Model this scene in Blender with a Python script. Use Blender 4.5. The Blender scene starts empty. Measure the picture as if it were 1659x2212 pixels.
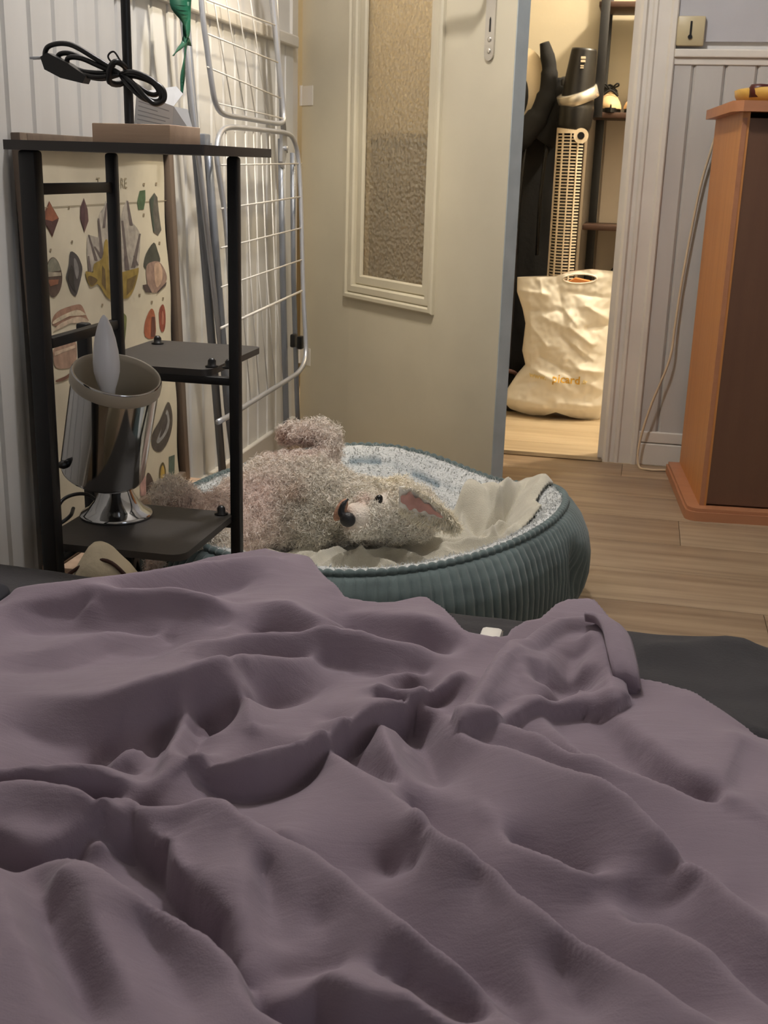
import bpy, bmesh, math, random
import numpy as np
from mathutils import Vector, Matrix, noise
S = bpy.context.scene
R = math.radians
# ---------------------------------------------------------------- camera
cam_d = bpy.data.cameras.new('camera'); cam = bpy.data.objects.new('camera', cam_d)
S.collection.objects.link(cam); S.camera = cam
_y, _p, _r = R(12), R(16.8), R(1.7)
fwd = Vector((-math.sin(_y)*math.cos(_p), math.cos(_y)*math.cos(_p), -math.sin(_p)))
rt0 = Vector((math.cos(_y), math.sin(_y), 0)); up0 = rt0.cross(fwd)
rt = rt0*math.cos(_r) + up0*math.sin(_r); up = -rt0*math.sin(_r) + up0*math.cos(_r)
cam.matrix_world = Matrix(((rt.x, up.x, -fwd.x, 0), (rt.y, up.y, -fwd.y, 0), (rt.z, up.z, -fwd.z, .78), (0, 0, 0, 1)))
cam_d.sensor_fit = 'VERTICAL'; cam_d.sensor_height = 36; cam_d.lens = 2480/2212*36
cam_d.clip_start = .02; cam_d.clip_end = 50
cam_d.dof.use_dof = True; cam_d.dof.focus_distance = 1.3; cam_d.dof.aperture_fstop = 32.0
# ---------------------------------------------------------------- world, lights, exposure
W = bpy.data.worlds.new('world'); S.world = W; W.use_nodes = True
W.node_tree.nodes['Background'].inputs[0].default_value = (.45, .55, .8, 1)
W.node_tree.nodes['Background'].inputs[1].default_value = .1
S.view_settings.view_transform = 'Standard'; S.view_settings.look = 'None'
S.view_settings.gamma = 1; S.view_settings.use_curve_mapping = False
S.view_settings.exposure = EXPO = 1.05
S.cycles.max_bounces = 10; S.cycles.diffuse_bounces = 5; S.cycles.transmission_bounces = 8
S.cycles.transparent_max_bounces = 12; S.cycles.sample_clamp_indirect = 4; S.cycles.caustics_refractive = False
S.cycles.use_denoising = True
def light(name, kind, loc, power, col, size=.1, size_y=None, target=None):
    d = bpy.data.lights.new(name, kind); o = bpy.data.objects.new(name, d); S.collection.objects.link(o)
    d.energy = power; d.color = col; o.location = loc
    if kind == 'AREA':
        d.size = size
        if size_y: d.shape = 'RECTANGLE'; d.size_y = size_y
    elif kind in ('POINT', 'SPOT'): d.shadow_soft_size = size
    if target is not None:
        o.rotation_euler = (Vector(target)-Vector(loc)).to_track_quat('-Z', 'Y').to_euler()
    return o
light('assumed_hall_light', 'POINT', (.42, 3.78, 1.98), 60, (1, .86, .66), .05)                      # bulb of an assumed hallway lamp, out of view
light('assumed_window_light', 'AREA', (2.24, -1.15, 1.3), 4.5, (.84, .91, 1), .9, 1.0, (-.6, 1.6, .8))     # cool light added out of view, at an assumed window in the right wall
light('assumed_ceiling_light', 'POINT', (-.46, 1.95, 2.0), 25, (1, .965, .955), .05)                            # assumed bedroom ceiling lamp, out of view
_s = light('added_wall_spot', 'SPOT', (-.50, 2.12, 1.56), 13, (1, .88, .68), .018, None, (-.95, 2.62, .62))      # added out of view to brighten the left wall behind the rack
_s.data.spot_size = R(64); _s.data.spot_blend = .55
# ---------------------------------------------------------------- helpers
def link(o, parent=None):
    S.collection.objects.link(o)
    if parent is not None: o.parent = parent
    return o
def tag(o, label=None, cat=None, group=None, kind=None):
    if label: o['label'] = label
    if cat: o['category'] = cat
    if group: o['group'] = group
    if kind: o['kind'] = kind
    return o
def empty(name, loc, label=None, cat=None, group=None, rz=0):
    o = bpy.data.objects.new(name, None); o.empty_display_size = .05; o.location = loc; o.rotation_euler = (0, 0, rz)
    return tag(link(o), label, cat, group)
class MB:
    def __init__(s): s.v = []; s.f = []
    def add(s, v, f):
        n = len(s.v); s.v += [tuple(map(float, p)) for p in v]; s.f += [tuple(i+n for i in q) for q in f]; return s
    def box(s, a, b, M=None, bev=0):
        x0, y0, z0 = a; x1, y1, z1 = b
        if bev:
            bm = bmesh.new(); bmesh.ops.create_cube(bm, size=1)
            for q in bm.verts: q.co = Vector(((x0+x1)/2+q.co.x*(x1-x0), (y0+y1)/2+q.co.y*(y1-y0), (z0+z1)/2+q.co.z*(z1-z0)))
            bmesh.ops.bevel(bm, geom=bm.edges[:], offset=bev, segments=2, profile=.5, affect='EDGES')
            v = [q.co[:] for q in bm.verts]; f = [[w.index for w in q.verts] for q in bm.faces]; bm.free()
        else:
            v = [(x0,y0,z0),(x1,y0,z0),(x1,y1,z0),(x0,y1,z0),(x0,y0,z1),(x1,y0,z1),(x1,y1,z1),(x0,y1,z1)]
            f = [(0,3,2,1),(4,5,6,7),(0,1,5,4),(1,2,6,5),(2,3,7,6),(3,0,4,7)]
        if M is not None: v = [M @ Vector(p) for p in v]
        return s.add(v, f)
    def tube(s, pts, r, n=10, closed=False, smooth=0):
        P = [Vector(p) for p in pts]
        if smooth: P = spline(P, smooth, closed)
        k = len(P); v = []; f = []; prev = None
        for i, p in enumerate(P):
            if closed: t = P[(i+1) % k]-P[i-1]
            else: t = P[min(i+1, k-1)]-P[max(i-1, 0)]
            t.normalize()
            if prev is None:
                a = t.cross(Vector((0, 0, 1)))
                if a.length < .1: a = t.cross(Vector((1, 0, 0)))
            else: a = prev-t*prev.dot(t)
            a.normalize(); prev = a; b = t.cross(a)
            rr = r[i] if isinstance(r, (list, tuple)) else r
            for j in range(n):
                c = 2*math.pi*j/n; v.append(p+a*math.cos(c)*rr+b*math.sin(c)*rr)
        m = k if closed else k-1
        for i in range(m):
            for j in range(n):
                i2 = (i+1) % k; f.append((i*n+j, i*n+(j+1) % n, i2*n+(j+1) % n, i2*n+j))
        if not closed: f.append(tuple(range(n-1, -1, -1))); f.append(tuple((k-1)*n+j for j in range(n)))
        return s.add(v, f)
    def lathe(s, prof, n=32, M=None, cap=True):
        v = []; f = []
        for r, z in prof:
            for j in range(n): c = 2*math.pi*j/n; v.append(Vector((r*math.cos(c), r*math.sin(c), z)))
        for i in range(len(prof)-1):
            for j in range(n): f.append((i*n+j, i*n+(j+1) % n, (i+1)*n+(j+1) % n, (i+1)*n+j))
        if cap: f.append(tuple(range(n-1, -1, -1))); f.append(tuple((len(prof)-1)*n+j for j in range(n)))
        if M is not None: v = [M @ q for q in v]
        return s.add(v, f)
    def prism(s, poly, d0, d1, fn):   # poly in 2D, fn(u, v, depth) -> point
        n = len(poly); v = [fn(u, w, d0) for u, w in poly]+[fn(u, w, d1) for u, w in poly]
        f = [tuple(range(n)), tuple(range(2*n-1, n-1, -1))]+[(i, n+i, n+(i+1) % n, (i+1) % n) for i in range(n)]
        return s.add(v, f)
    def grid(s, A, wrap=False):       # A: (m, n, 3) array
        m, n = A.shape[:2]; base = len(s.v); s.v += [tuple(map(float, p)) for p in A.reshape(-1, 3)]
        for i in range(m-1):
            for j in range(n if wrap else n-1):
                j2 = (j+1) % n; s.f.append((base+i*n+j, base+i*n+j2, base+(i+1)*n+j2, base+(i+1)*n+j))
        return s
    def build(s, name, m, parent=None, smooth=False, loc=None, kind=None, fix=True):
        me = bpy.data.meshes.new(name); me.from_pydata(s.v, [], s.f); me.validate(clean_customdata=False)
        if fix:
            bm = bmesh.new(); bm.from_mesh(me); bmesh.ops.recalc_face_normals(bm, faces=bm.faces[:]); bm.to_mesh(me); bm.free()
        if smooth: me.shade_smooth() if smooth is True else me.shade_smooth()
        if smooth == 'auto':
            me.shade_flat()
            bm = bmesh.new(); bm.from_mesh(me)
            for q in bm.faces: q.smooth = True
            for e in bm.edges: e.smooth = len(e.link_faces) == 2 and e.calc_face_angle(0) < R(38)
            bm.to_mesh(me); bm.free()
        me.materials.append(m); o = bpy.data.objects.new(name, me)
        if loc is not None: o.location = loc
        if kind: o['kind'] = kind
        return link(o, parent)
def spline(P, k=6, closed=False):
    n = len(P); out = []
    for i in range(n if closed else n-1):
        p0 = P[(i-1) % n] if closed or i else P[0]*2-P[1]
        p1 = P[i]; p2 = P[(i+1) % n]; p3 = P[(i+2) % n] if closed or i+2 < n else P[-1]*2-P[-2]
        for j in range(k):
            t = j/k; out.append(.5*((2*p1)+(p2-p0)*t+(2*p0-5*p1+4*p2-p3)*t*t+(3*p1-p0-3*p2+p3)*t**3))
    if not closed: out.append(P[-1].copy())
    return out
def npgrid_obj(name, A, m, parent=None, smooth=True, wrap=False, kind=None):
    me = bpy.data.meshes.new(name); mm, n = A.shape[:2]
    i, j = np.meshgrid(np.arange(mm-1), np.arange(n if wrap else n-1), indexing='ij'); j2 = (j+1) % n
    F = np.stack([i*n+j, i*n+j2, (i+1)*n+j2, (i+1)*n+j], -1).reshape(-1, 4).astype(np.int32)
    return npmesh(name, A.reshape(-1, 3), F, m, parent, smooth, kind)
def npmesh(name, V, F, m, parent=None, smooth=True, kind=None):
    me = bpy.data.meshes.new(name); V = np.asarray(V, np.float32); F = np.asarray(F, np.int32)
    me.vertices.add(len(V)); me.vertices.foreach_set('co', V.ravel())
    me.loops.add(F.size); me.loops.foreach_set('vertex_index', F.ravel())
    me.polygons.add(len(F)); k = F.shape[1]
    me.polygons.foreach_set('loop_start', np.arange(0, F.size, k, dtype=np.int32))
    me.update(calc_edges=True); me.validate()
    if smooth: me.shade_smooth()
    me.materials.append(m); o = bpy.data.objects.new(name, me)
    if kind: o['kind'] = kind
    return link(o, parent)
def srgb(r, g, b):
    f = lambda c: c/12.92 if c <= .04045 else ((c+.055)/1.055)**2.4
    return (f(r/255), f(g/255), f(b/255), 1)
def mat(name, col, rough=.6, metal=0, var=.06, vscale=6, bump=0, bscale=80, stretch=(1, 1, 1), col2=None, spec=.5, sheen=0, attr=None):
    m = bpy.data.materials.new(name); m.use_nodes = True; N = m.node_tree.nodes; L = m.node_tree.links
    B = N['Principled BSDF']; B.inputs['Roughness'].default_value = rough; B.inputs['Metallic'].default_value = metal
    B.inputs['Specular IOR Level'].default_value = spec
    if sheen: B.inputs['Sheen Weight'].default_value = sheen; B.inputs['Sheen Roughness'].default_value = .5
    tc = N.new('ShaderNodeTexCoord'); mp = N.new('ShaderNodeMapping'); mp.inputs['Scale'].default_value = stretch
    oi = N.new('ShaderNodeObjectInfo'); L.new(tc.outputs['Object'], mp.inputs[0])
    ad = N.new('ShaderNodeVectorMath'); ad.operation = 'ADD'
    ml = N.new('ShaderNodeMath'); ml.operation = 'MULTIPLY'; ml.inputs[1].default_value = 37
    L.new(oi.outputs['Random'], ml.inputs[0]); L.new(mp.outputs[0], ad.inputs[0]); L.new(ml.outputs[0], ad.inputs[1])
    nz = N.new('ShaderNodeTexNoise'); nz.inputs['Scale'].default_value = vscale; nz.inputs['Detail'].default_value = 5
    L.new(ad.outputs[0], nz.inputs[0])
    mx = N.new('ShaderNodeMix'); mx.data_type = 'RGBA'
    c2 = col2 or tuple(min(1, c*(1+2.2*var)) for c in col[:3])+(1,); c1 = tuple(c*(1-2.2*var) for c in col[:3])+(1,)
    if col2: c1 = col
    mx.inputs[6].default_value = c1; mx.inputs[7].default_value = c2
    rp = N.new('ShaderNodeMapRange'); rp.inputs[1].default_value = .3; rp.inputs[2].default_value = .7
    L.new(nz.outputs[0], rp.inputs[0]); L.new(rp.outputs[0], mx.inputs[0])
    out = mx.outputs[2]
    if attr:
        at = N.new('ShaderNodeAttribute'); at.attribute_name = attr
        mm = N.new('ShaderNodeMix'); mm.data_type = 'RGBA'; mm.blend_type = 'MULTIPLY'; mm.inputs[0].default_value = 1
        L.new(out, mm.inputs[6]); L.new(at.outputs['Color'], mm.inputs[7]); out = mm.outputs[2]
    L.new(out, B.inputs['Base Color'])
    if bump:
        n2 = N.new('ShaderNodeTexNoise'); n2.inputs['Scale'].default_value = bscale; n2.inputs['Detail'].default_value = 4
        L.new(ad.outputs[0], n2.inputs[0]); bp = N.new('ShaderNodeBump'); bp.inputs['Strength'].default_value = bump
        bp.inputs['Distance'].default_value = .01
        L.new(n2.outputs[0], bp.inputs['Height']); L.new(bp.outputs[0], B.inputs['Normal'])
    return m
def wood(name, c1, c2, rough=.45, axis=0, sc=1.0):
    st = [14, 14, 14]; st[axis] = .9
    m = mat(name, c1, rough, 0, 0, 3*sc, .06, 30, tuple(st), c2)
    return m
M = dict(
    wall=mat('painted wall', srgb(214, 211, 206), .7, var=.02, bump=.03, bscale=60),
    board=mat('white painted board', srgb(212, 210, 206), .45, var=.03, vscale=4, stretch=(3, 3, .6)),
    rightwall=mat('grey lilac paint', srgb(174, 173, 176), .7, var=.02, bump=.03, bscale=60), rightboard=mat('off white wainscot board', srgb(186, 182, 176), .45, var=.03, vscale=4, stretch=(3, 3, .6)),
    hallwall=mat('cream hall paint', srgb(166, 156, 134), .7, var=.02, bump=.03),
    trim=mat('gloss white trim', srgb(212, 206, 196), .4, var=.03),
    doorp=mat('cream door paint', srgb(194, 185, 162), .42, var=.02, bump=.015, bscale=40),
    ceil=mat('ceiling paint', srgb(220, 218, 212), .8),
    black=mat('black steel', srgb(13, 13, 15), .45, var=.1), board_dark=mat('dark laminate', srgb(62, 58, 55), .5, var=.08, bump=.03, bscale=120),
    blackplastic=mat('black plastic', srgb(20, 19, 19), .35), blackcloth=mat('black cloth', srgb(15, 14, 13), .9, bump=.1),
    floor=wood('oak laminate', srgb(128, 106, 84), srgb(160, 138, 112), .42),
    hallfloor=wood('pale oak laminate', srgb(166, 146, 116), srgb(188, 170, 142), .4),
    cab=wood('orange beech veneer', srgb(176, 116, 60), srgb(190, 128, 68), .42, 2),
    cabdark=wood('dark brown panel', srgb(92, 62, 44), srgb(98, 68, 48), .5, 2),
    cabtrim=wood('beech edging', srgb(160, 108, 76), srgb(170, 116, 82), .42, 0),
    chrome=mat('polished chrome', srgb(190, 190, 190), .09, 1, var=.02), steel=mat('grey metal tube', srgb(176, 178, 184), .35, .6, var=.04),
    whitewire=mat('white coated wire', srgb(210, 206, 200), .4), pole=mat('dull grey tube', srgb(128, 132, 140), .4, .5),
    paper=mat('paper', srgb(205, 205, 205), .8), poster=mat('chart paper', srgb(202, 192, 168), .7, var=.05, vscale=8),
    frame=wood('grey brown frame wood', srgb(98, 84, 72), srgb(116, 100, 86), .5, 2), lightwood=wood('pale wood', srgb(188, 158, 132), srgb(204, 176, 150), .55, 0),
    green=mat('dark green ribbon', srgb(14, 78, 58), .5), sheet=mat('charcoal sheet', srgb(50, 48, 50), .9, var=.06, bump=.12, bscale=300),
    bulb=mat('white bulb plastic', srgb(228, 228, 232), .3, var=.01), innershade=mat('beige enamel', srgb(176, 166, 148), .4),
    plate=mat('brushed aluminium', srgb(200, 196, 188), .35, .8), beige=mat('beige plastic', srgb(190, 176, 140), .4),
    cord=mat('cream cord', srgb(200, 180, 150), .5), bagw=mat('white plastic bag', srgb(226, 222, 212), .42, var=.02),
    yellowprint=mat('ochre print', srgb(206, 160, 50), .5), fanw=mat('warm white plastic', srgb(214, 200, 176), .4),
    silver=mat('silver ring', srgb(206, 200, 188), .25, .7), cushion=mat('beige cotton', srgb(206, 192, 164), .9, bump=.15),
    rackwood=wood('dark brown shelf board', srgb(54, 36, 28), srgb(74, 52, 40), .5), tan=mat('tan suede', srgb(196, 164, 120), .8),
    gold=wood('golden bamboo', srgb(180, 140, 60), srgb(196, 156, 78), .4), darkred=mat('dark red plastic', srgb(64, 16, 12), .4),
    cordu=mat('grey green corduroy', srgb(88, 102, 101), .85, var=.08, vscale=20, sheen=.3, bump=.1, bscale=400),
    nose=mat('black nose leather', srgb(26, 24, 26), .4, bump=.2, bscale=500), eye=mat('dark eye', srgb(12, 10, 10), .08),
    skinpink=mat('pink ear skin', srgb(200, 150, 140), .6, var=.1, vscale=40), creamp=mat('cream panel', srgb(216, 198, 164), .7),
    brown=mat('brown cord', srgb(70, 40, 30), .7), navy=mat('navy black cotton', srgb(24, 25, 34), .9), whitep=mat('white plastic', srgb(225, 222, 215), .35),
)
# ================================================================= ROOM SHELL
def wallbox(name, a, b, m): return tag(MB().box(a, b).build(name, m), kind='structure')
XL, YB, XR, YR, ZC = -.95, 3.2, 2.3, -1.7, 2.4
OP0, OP1 = -.95, -.057          # door opening in the back wall
# left wall: core + cap rail + beadboard planks + baseboard
wl = empty('wall_left', (0, 0, 0)); wl['kind'] = 'structure'
MB().box((XL-.1, YR, 0), (XL-.012, 3.145, ZC)).build('plaster', M['wall'], wl)
def beadboard(parent, along, n, pitch, z0, z1, face, sign, name='board', m=None):
    # one shared board: width pitch, bevelled long edges, a shallow bead; thickness toward 'sign'
    w = pitch-.0008; t = .012; c = .006
    prof = [(0, 0), (0, t-.007), (c, t), (w-c, t), (w, t-.007), (w, 0)]
    mb = MB(); mb.prism(prof, z0, z1, (lambda u, v, d: (sign*v, u, d)) if face == 'x' else (lambda u, v, d: (u, sign*v, d)))
    first = None
    for i in range(n):
        if first is None: o = mb.build(name, m or M['board'], parent); first = o
        else: o = first.copy(); link(o, parent)
        o.location = along(i)
beadboard(wl, lambda i: (XL-.012, 3.145-.078*(i+1), 0), 62, .078, .06, 1.075, 'x', 1)
tag(MB().box((XL-.012, YR, 0), (XL+.012, 3.145, .075), bev=.003).build('baseboard_left', M['trim']), kind='structure')
tag(MB().box((XL-.012, YR, 1.07), (XL+.014, 3.145, 1.10), bev=.004).build('trim_1', M['trim']), kind='structure')
# slim post closing the left wall beside the hinge gap
tag(MB().box((XL-.10, 3.145, 0), (XL-.004, 3.195, 2.05)).build('trim_2', M['trim']), kind='structure')
# back wall right of the door + lintel
wb = empty('wall_back', (0, 0, 0)); wb['kind'] = 'structure'
MB().box((OP1+.03, YB+.012, 0), (XR+.1, YB+.1, ZC)).build('plaster', M['wall'], wb)
MB().box((XL-.1, YB+.012, 2.06), (OP1+.03, YB+.1, ZC)).build('lintel', M['wall'], wb)
beadboard(wb, lambda i: (.0375+.078*i-.0285, YB+.012, 0), 30, .078, .09, 1.062, 'y', -1, m=M['rightboard'])
MB().box((OP1+.03, YB+.0, 1.10), (XR, YB+.012, ZC)).build('upper_plaster', M['rightwall'], wb)
tag(MB().box((.036, YB-.012, 1.062), (XR, YB+.012, 1.082), bev=.003).box((.036, YB-.004, 1.045), (XR, YB+.012, 1.062), bev=.002).build('trim_3', M['trim']), kind='structure')
tag(MB().box((.036, YB-.008, 0), (XR, YB+.012, .062), bev=.003).box((.036, YB-.005, .064), (XR, YB+.012, .095), bev=.003).build('baseboard_back', M['trim']), kind='structure')
# casing with stepped mouldings right of the opening and over it
prof = [(-.057, .0), (-.057, .014), (-.050, .020), (-.042, .020), (-.037, .012), (-.028, .012), (-.023, .019), (-.016, .019), (-.012, .014), (.018, .014), (.024, .022), (.034, .022), (.037, .018), (.037, 0)]
mb = MB(); mb.prism(prof, 0, 2.12, lambda u, v, d: (u, YB+.012-v, d)); mb.box((-.06, YB+.012, 0), (-.027, YB+.112, 2.06))
mb.box((-.060, YB+.03, 0), (-.072, YB+.05, 2.05))
tag(mb.build('trim_4', M['trim']), kind='structure')
tag(MB().box((XL-.1, YB-.012, 2.05), (.037, YB+.012, 2.13), bev=.004).build('trim_5', M['trim']), kind='structure')
tag(MB().box((OP0-.0, YB-.01, 0), (OP1, YB+.03, .0035), bev=.0015).build('trim_6', mat('threshold strip', srgb(120, 104, 84), .35, .6)), kind='structure')
# hinge gap jamb
# right, rear walls, ceiling
wallbox('wall_rear', (XL-.1, YR-.1, 0), (XR+.1, YR, ZC), M['wall'])
mb = MB(); wy0, wy1, wz0, wz1 = -1.62, -.68, .75, 1.85  # wall opening made for the assumed window
mb.box((XR, YR, 0), (XR+.1, wy0, ZC)); mb.box((XR, wy1, 0), (XR+.1, YB+.1, ZC)); mb.box((XR, wy0, 0), (XR+.1, wy1, wz0)); mb.box((XR, wy0, wz1), (XR+.1, wy1, ZC))
tag(mb.build('wall_right', M['wall']), kind='structure')
mb = MB()
for a, b in (((wy0, wz0), (wy0+.05, wz1)), ((wy1-.05, wz0), (wy1, wz1)), ((wy0, wz0), (wy1, wz0+.05)), ((wy0, wz1-.05), (wy1, wz1)), ((-1.17, wz0), (-1.13, wz1))):
    mb.box((XR+.03, a[0], a[1]), (XR+.07, b[0], b[1]))
tag(mb.build('assumed_window', M['trim']), kind='structure')  # frame of the assumed window, never in view
tag(MB().box((XL-.1, YR-.1, ZC), (XR+.1, YB+.1, ZC+.1)).build('ceiling', M['ceil']), kind='structure')
# floors: subfloor + planks running left to right
fl = empty('floor', (0, 0, 0)); fl['kind'] = 'structure'
MB().box((XL-.1, YR-.1, -.06), (XR+.1, YB, -.009)).build('subfloor', M['board_dark'], fl)
def planks(parent, x0, x1, y0, y1, w, L, m, seed):
    rnd = random.Random(seed); me = MB().box((0, 0, -.009), (L-.0012, w-.0012, 0), bev=.0009); first = None; y = y0; k = 0
    while y < y1-.01:
        off = (k*.37 % 1)*L; x = x0-off
        while x < x1:
            a = max(x, x0); b = min(x+L, x1); 
            if b-a > .03:
                ww = min(w, y1-y)
                if first is None: o = me.build('plank', m, parent, smooth='auto'); first = o
                else: o = first.copy(); link(o, parent)
                o.location = (a, y, 0); o.scale = ((b-a)/L, ww/w, 1)
            x += L
        y += w; k += 1
planks(fl, XL-.01, XR, YR, YB-.01, .19, 1.28, M['floor'], 3)
hf = empty('floor.001', (0, 0, 0)); hf['kind'] = 'structure'
MB().box((-2.1, YB, -.06), (1.3, 4.4, -.009)).build('subfloor', M['board_dark'], hf)
planks(hf, -2.0, 1.2, YB-.01, 4.29, .19, 1.28, M['hallfloor'], 5)
# hallway shell
hb = empty('wall_hall_back', (0, 0, 0)); hb['kind'] = 'structure'
MB().box((-2.1, 4.29, 0), (1.3, 4.4, ZC)).build('plaster', M['hallwall'], hb)
beadboard(hb, lambda i: (-.59+.085*i, 4.29, 0), 21, .085, 0, .985, 'y', -1, m=mat('hall board paint', srgb(176, 164, 148), .5, var=.03))
wallbox('wall_hall_left', (-2.1, 3.1, 0), (-2.0, 4.4, ZC), M['hallwall'])
wallbox('wall_hall_right', (1.2, YB+.1, 0), (1.3, 4.4, ZC), M['hallwall'])
wallbox('wall_hall_front', (-2.1, 3.2, 0), (XL-.10, 3.3, ZC), M['hallwall'])
tag(MB().box((-2.1, 3.195, ZC), (1.3, 4.4, ZC+.1)).build('ceiling.001', M['ceil']), kind='structure')
# ================================================================= DOOR (hinged on the left, open 44 degrees)
HX, HY = -.925, 3.19
D = empty('door_1', (HX, HY, 0), rz=-R(44)); D['kind'] = 'structure'
# local: +x along the leaf, front face toward -y at y = 0, thickness to +y
T = .034; wdt = .872; g0, g1, gz0, gz1 = .235, .605, .455, 1.88
for nm, a, b in (('door_stile', (-.030, 0, .008), (g0, T, 2.04)), ('door_stile', (g1, 0, .008), (wdt-.0, T, 2.04)), ('door_rail', (g0, 0, .008), (g1, T, gz0)), ('door_rail', (g0, 0, gz1), (g1, T, 2.04))):
    MB().box(a, b).build(nm, M['doorp'], D)
# mitred two-step moulding round the pane, front and back
def moulding(sgn, y0):
    for k, (o, w, h) in enumerate(((-.018, .016, .012), (-.002, .022, .007), (.02, .026, -.004))):
        mb = MB(); i0, i1, k0, k1 = g0+o, g1-o, gz0+o, gz1-o; j0, j1, l0, l1 = i0+w, i1-w, k0+w, k1-w
        y1 = y0-sgn*h; y2 = y0+sgn*.012
        outer = [(i0, k0), (i1, k0), (i1, k1), (i0, k1)]; inner = [(j0, l0), (j1, l0), (j1, l1), (j0, l1)]
        e = .004; out2 = [(i0+e, k0+e), (i1-e, k0+e), (i1-e, k1-e), (i0+e, k1-e)]; in2 = [(j0-e, l0-e), (j1+e, l0-e), (j1+e, l1+e), (j0-e, l1+e)]
        v = [(x, y2, z) for x, z in outer]+[(x, y1+sgn*e, z) for x, z in outer]+[(x, y1, z) for x, z in out2]+[(x, y1, z) for x, z in in2]+[(x, y1+sgn*e, z) for x, z in inner]+[(x, y2, z) for x, z in inner]
        f = [(4*q+i, 4*q+(i+1) % 4, 4*q+4+(i+1) % 4, 4*q+4+i) for q in range(5) for i in range(4)]
        mb.add(v, f).build('door_moulding', M['doorp'], D)
moulding(1, 0)
def back_frame():
    mb = MB()
    for a, b in (((g0, gz0), (g0+.03, gz1)), ((g1-.03, gz0), (g1, gz1)), ((g0, gz0), (g1, gz0+.03)), ((g0, gz1-.03), (g1, gz1))):
        mb.box((a[0], T-.008, a[1]), (b[0], T+.004, b[1]))
    mb.build('door_moulding', M['doorp'], D)
back_frame()
# textured glass
gm = bpy.data.materials.new('hammered obscure glass'); gm.use_nodes = True; N = gm.node_tree.nodes; L = gm.node_tree.links; N.clear()
out = N.new('ShaderNodeOutputMaterial'); gl = N.new('ShaderNodeBsdfPrincipled'); tr = N.new('ShaderNodeBsdfTransparent'); mx = N.new('ShaderNodeMixShader')
gl.inputs['Base Color'].default_value = srgb(226, 222, 208); gl.inputs['Transmission Weight'].default_value = .78; gl.inputs['Roughness'].default_value = .42; gl.inputs['IOR'].default_value = 1.35
tc = N.new('ShaderNodeTexCoord'); vo = N.new('ShaderNodeTexVoronoi'); vo.inputs['Scale'].default_value = 110; nz = N.new('ShaderNodeTexNoise'); nz.inputs['Scale'].default_value = 70
vo.feature = 'SMOOTH_F1'
ma = N.new('ShaderNodeMixRGB'); ma.inputs[0].default_value = .4; L.new(tc.outputs['Object'], vo.inputs[0]); L.new(tc.outputs['Object'], nz.inputs[0])
L.new(vo.outputs['Distance'], ma.inputs[1]); L.new(nz.outputs[0], ma.inputs[2]); bp = N.new('ShaderNodeBump'); bp.inputs['Strength'].default_value = 1.0; bp.inputs['Distance'].default_value = .02
L.new(ma.outputs[0], bp.inputs['Height']); L.new(bp.outputs[0], gl.inputs['Normal'])
tr.inputs[0].default_value = (.95, .9, .8, 1); mx.inputs[0].default_value = .48; L.new(tr.outputs[0], mx.inputs[1]); L.new(gl.outputs[0], mx.inputs[2]); L.new(mx.outputs[0], out.inputs[0])
MB().box((g0+.015, .014, gz0+.015), (g1-.015, .018, gz1-.015)).build('glass_pane', gm, D)
# lock plate, keyhole, handle, hinges, latch
pp = [(-.017, .02)]+[(-.017*math.cos(a), -.02-.017*math.sin(a)) for a in np.linspace(0, math.pi, 9)]
pl = [(.788+.016*math.cos(a), 1.018+.016*math.sin(a)) for a in np.linspace(math.pi, 2*math.pi, 10)]+[(.788+.016*math.cos(a), 1.23+.016*math.sin(a)) for a in np.linspace(0, math.pi, 10)]
lp = MB().prism(pl, 0, -.004, lambda u, v, d: (u, d, v)).build('lock_plate', M['plate'], D)
MB().prism([(.7865, 1.06), (.7915, 1.06), (.7915, 1.085), (.7895, 1.09), (.7865, 1.085)], -.0041, -.0048, lambda u, v, d: (u, d, v)).build('keyhole', M['blackplastic'], lp)
for zz in (1.022, 1.045): MB().lathe([(.0055, 0), (.0055, .0015), (.003, .0022)], 12, Matrix.Translation((.789, -.004, zz)) @ Matrix.Rotation(R(90), 4, 'X')).build('screw', M['silver'], lp, True)
MB().tube([(.788, -.004, 1.17), (.788, -.045, 1.17), (.775, -.055, 1.17), (.68, -.055, 1.17)], .009, 12).build('door_handle', M['plate'], D, True)
for zz in (.22, .93, 1.75):
    MB().lathe([(.009, 0), (.009, .052)], 12, Matrix.Translation((-.034, .004, zz))).box((-.03, -.0015, zz), (.03, .0, zz+.05)).build('hinge', M['trim'], D, 'auto')
MB().box((wdt, .0005, .009), (wdt+.0025, T-.0005, 2.039)).build('door_edge', mat('blue grey edge paint', srgb(168, 176, 178), .45, var=.05, vscale=14, bump=.05), D)
# light box / old wall socket beside the casing
sw = empty('wall_switch', (.0, 0, 0), 'square beige wall switch with a black upright slot beside the door frame', 'switch')
MB().box((.037, YB-.016, 1.088), (.104, YB, 1.158), bev=.004).build('switch_box', M['beige'], sw, 'auto')
MB().box((.0675, YB-.0185, 1.108), (.0725, YB-.015, 1.146), bev=.001).lathe([(.0055, 0), (.0055, .004)], 12, Matrix.Translation((.0695, YB-.0155, 1.109)) @ Matrix.Rotation(R(90), 4, 'X')).build('lever', M['blackplastic'], sw)
cl = empty('assumed_pendant_lamp', (-.46, 1.95, 2.0), 'assumed small pendant lamp on a long flex above the dog bed', 'lamp')  # unseen body for the assumed ceiling lamp
MB().lathe([(.05, .385), (.055, .4)], 24).tube([(0, 0, .12), (0, 0, .39)], .004).build('flex', M['whitep'], cl)
MB().lathe([(.015, .11), (.10, .13), (.101, .134), (.015, .12)], 24, cap=False).build('lamp_shade', M['whitep'], cl, True)
sl = empty('added_spotlight', (-.50, 2.12, 1.56), 'added white spotlight on a rod above the drying rack, brightening the left wall', 'lamp')  # unseen body for the added spot on the left wall
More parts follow.
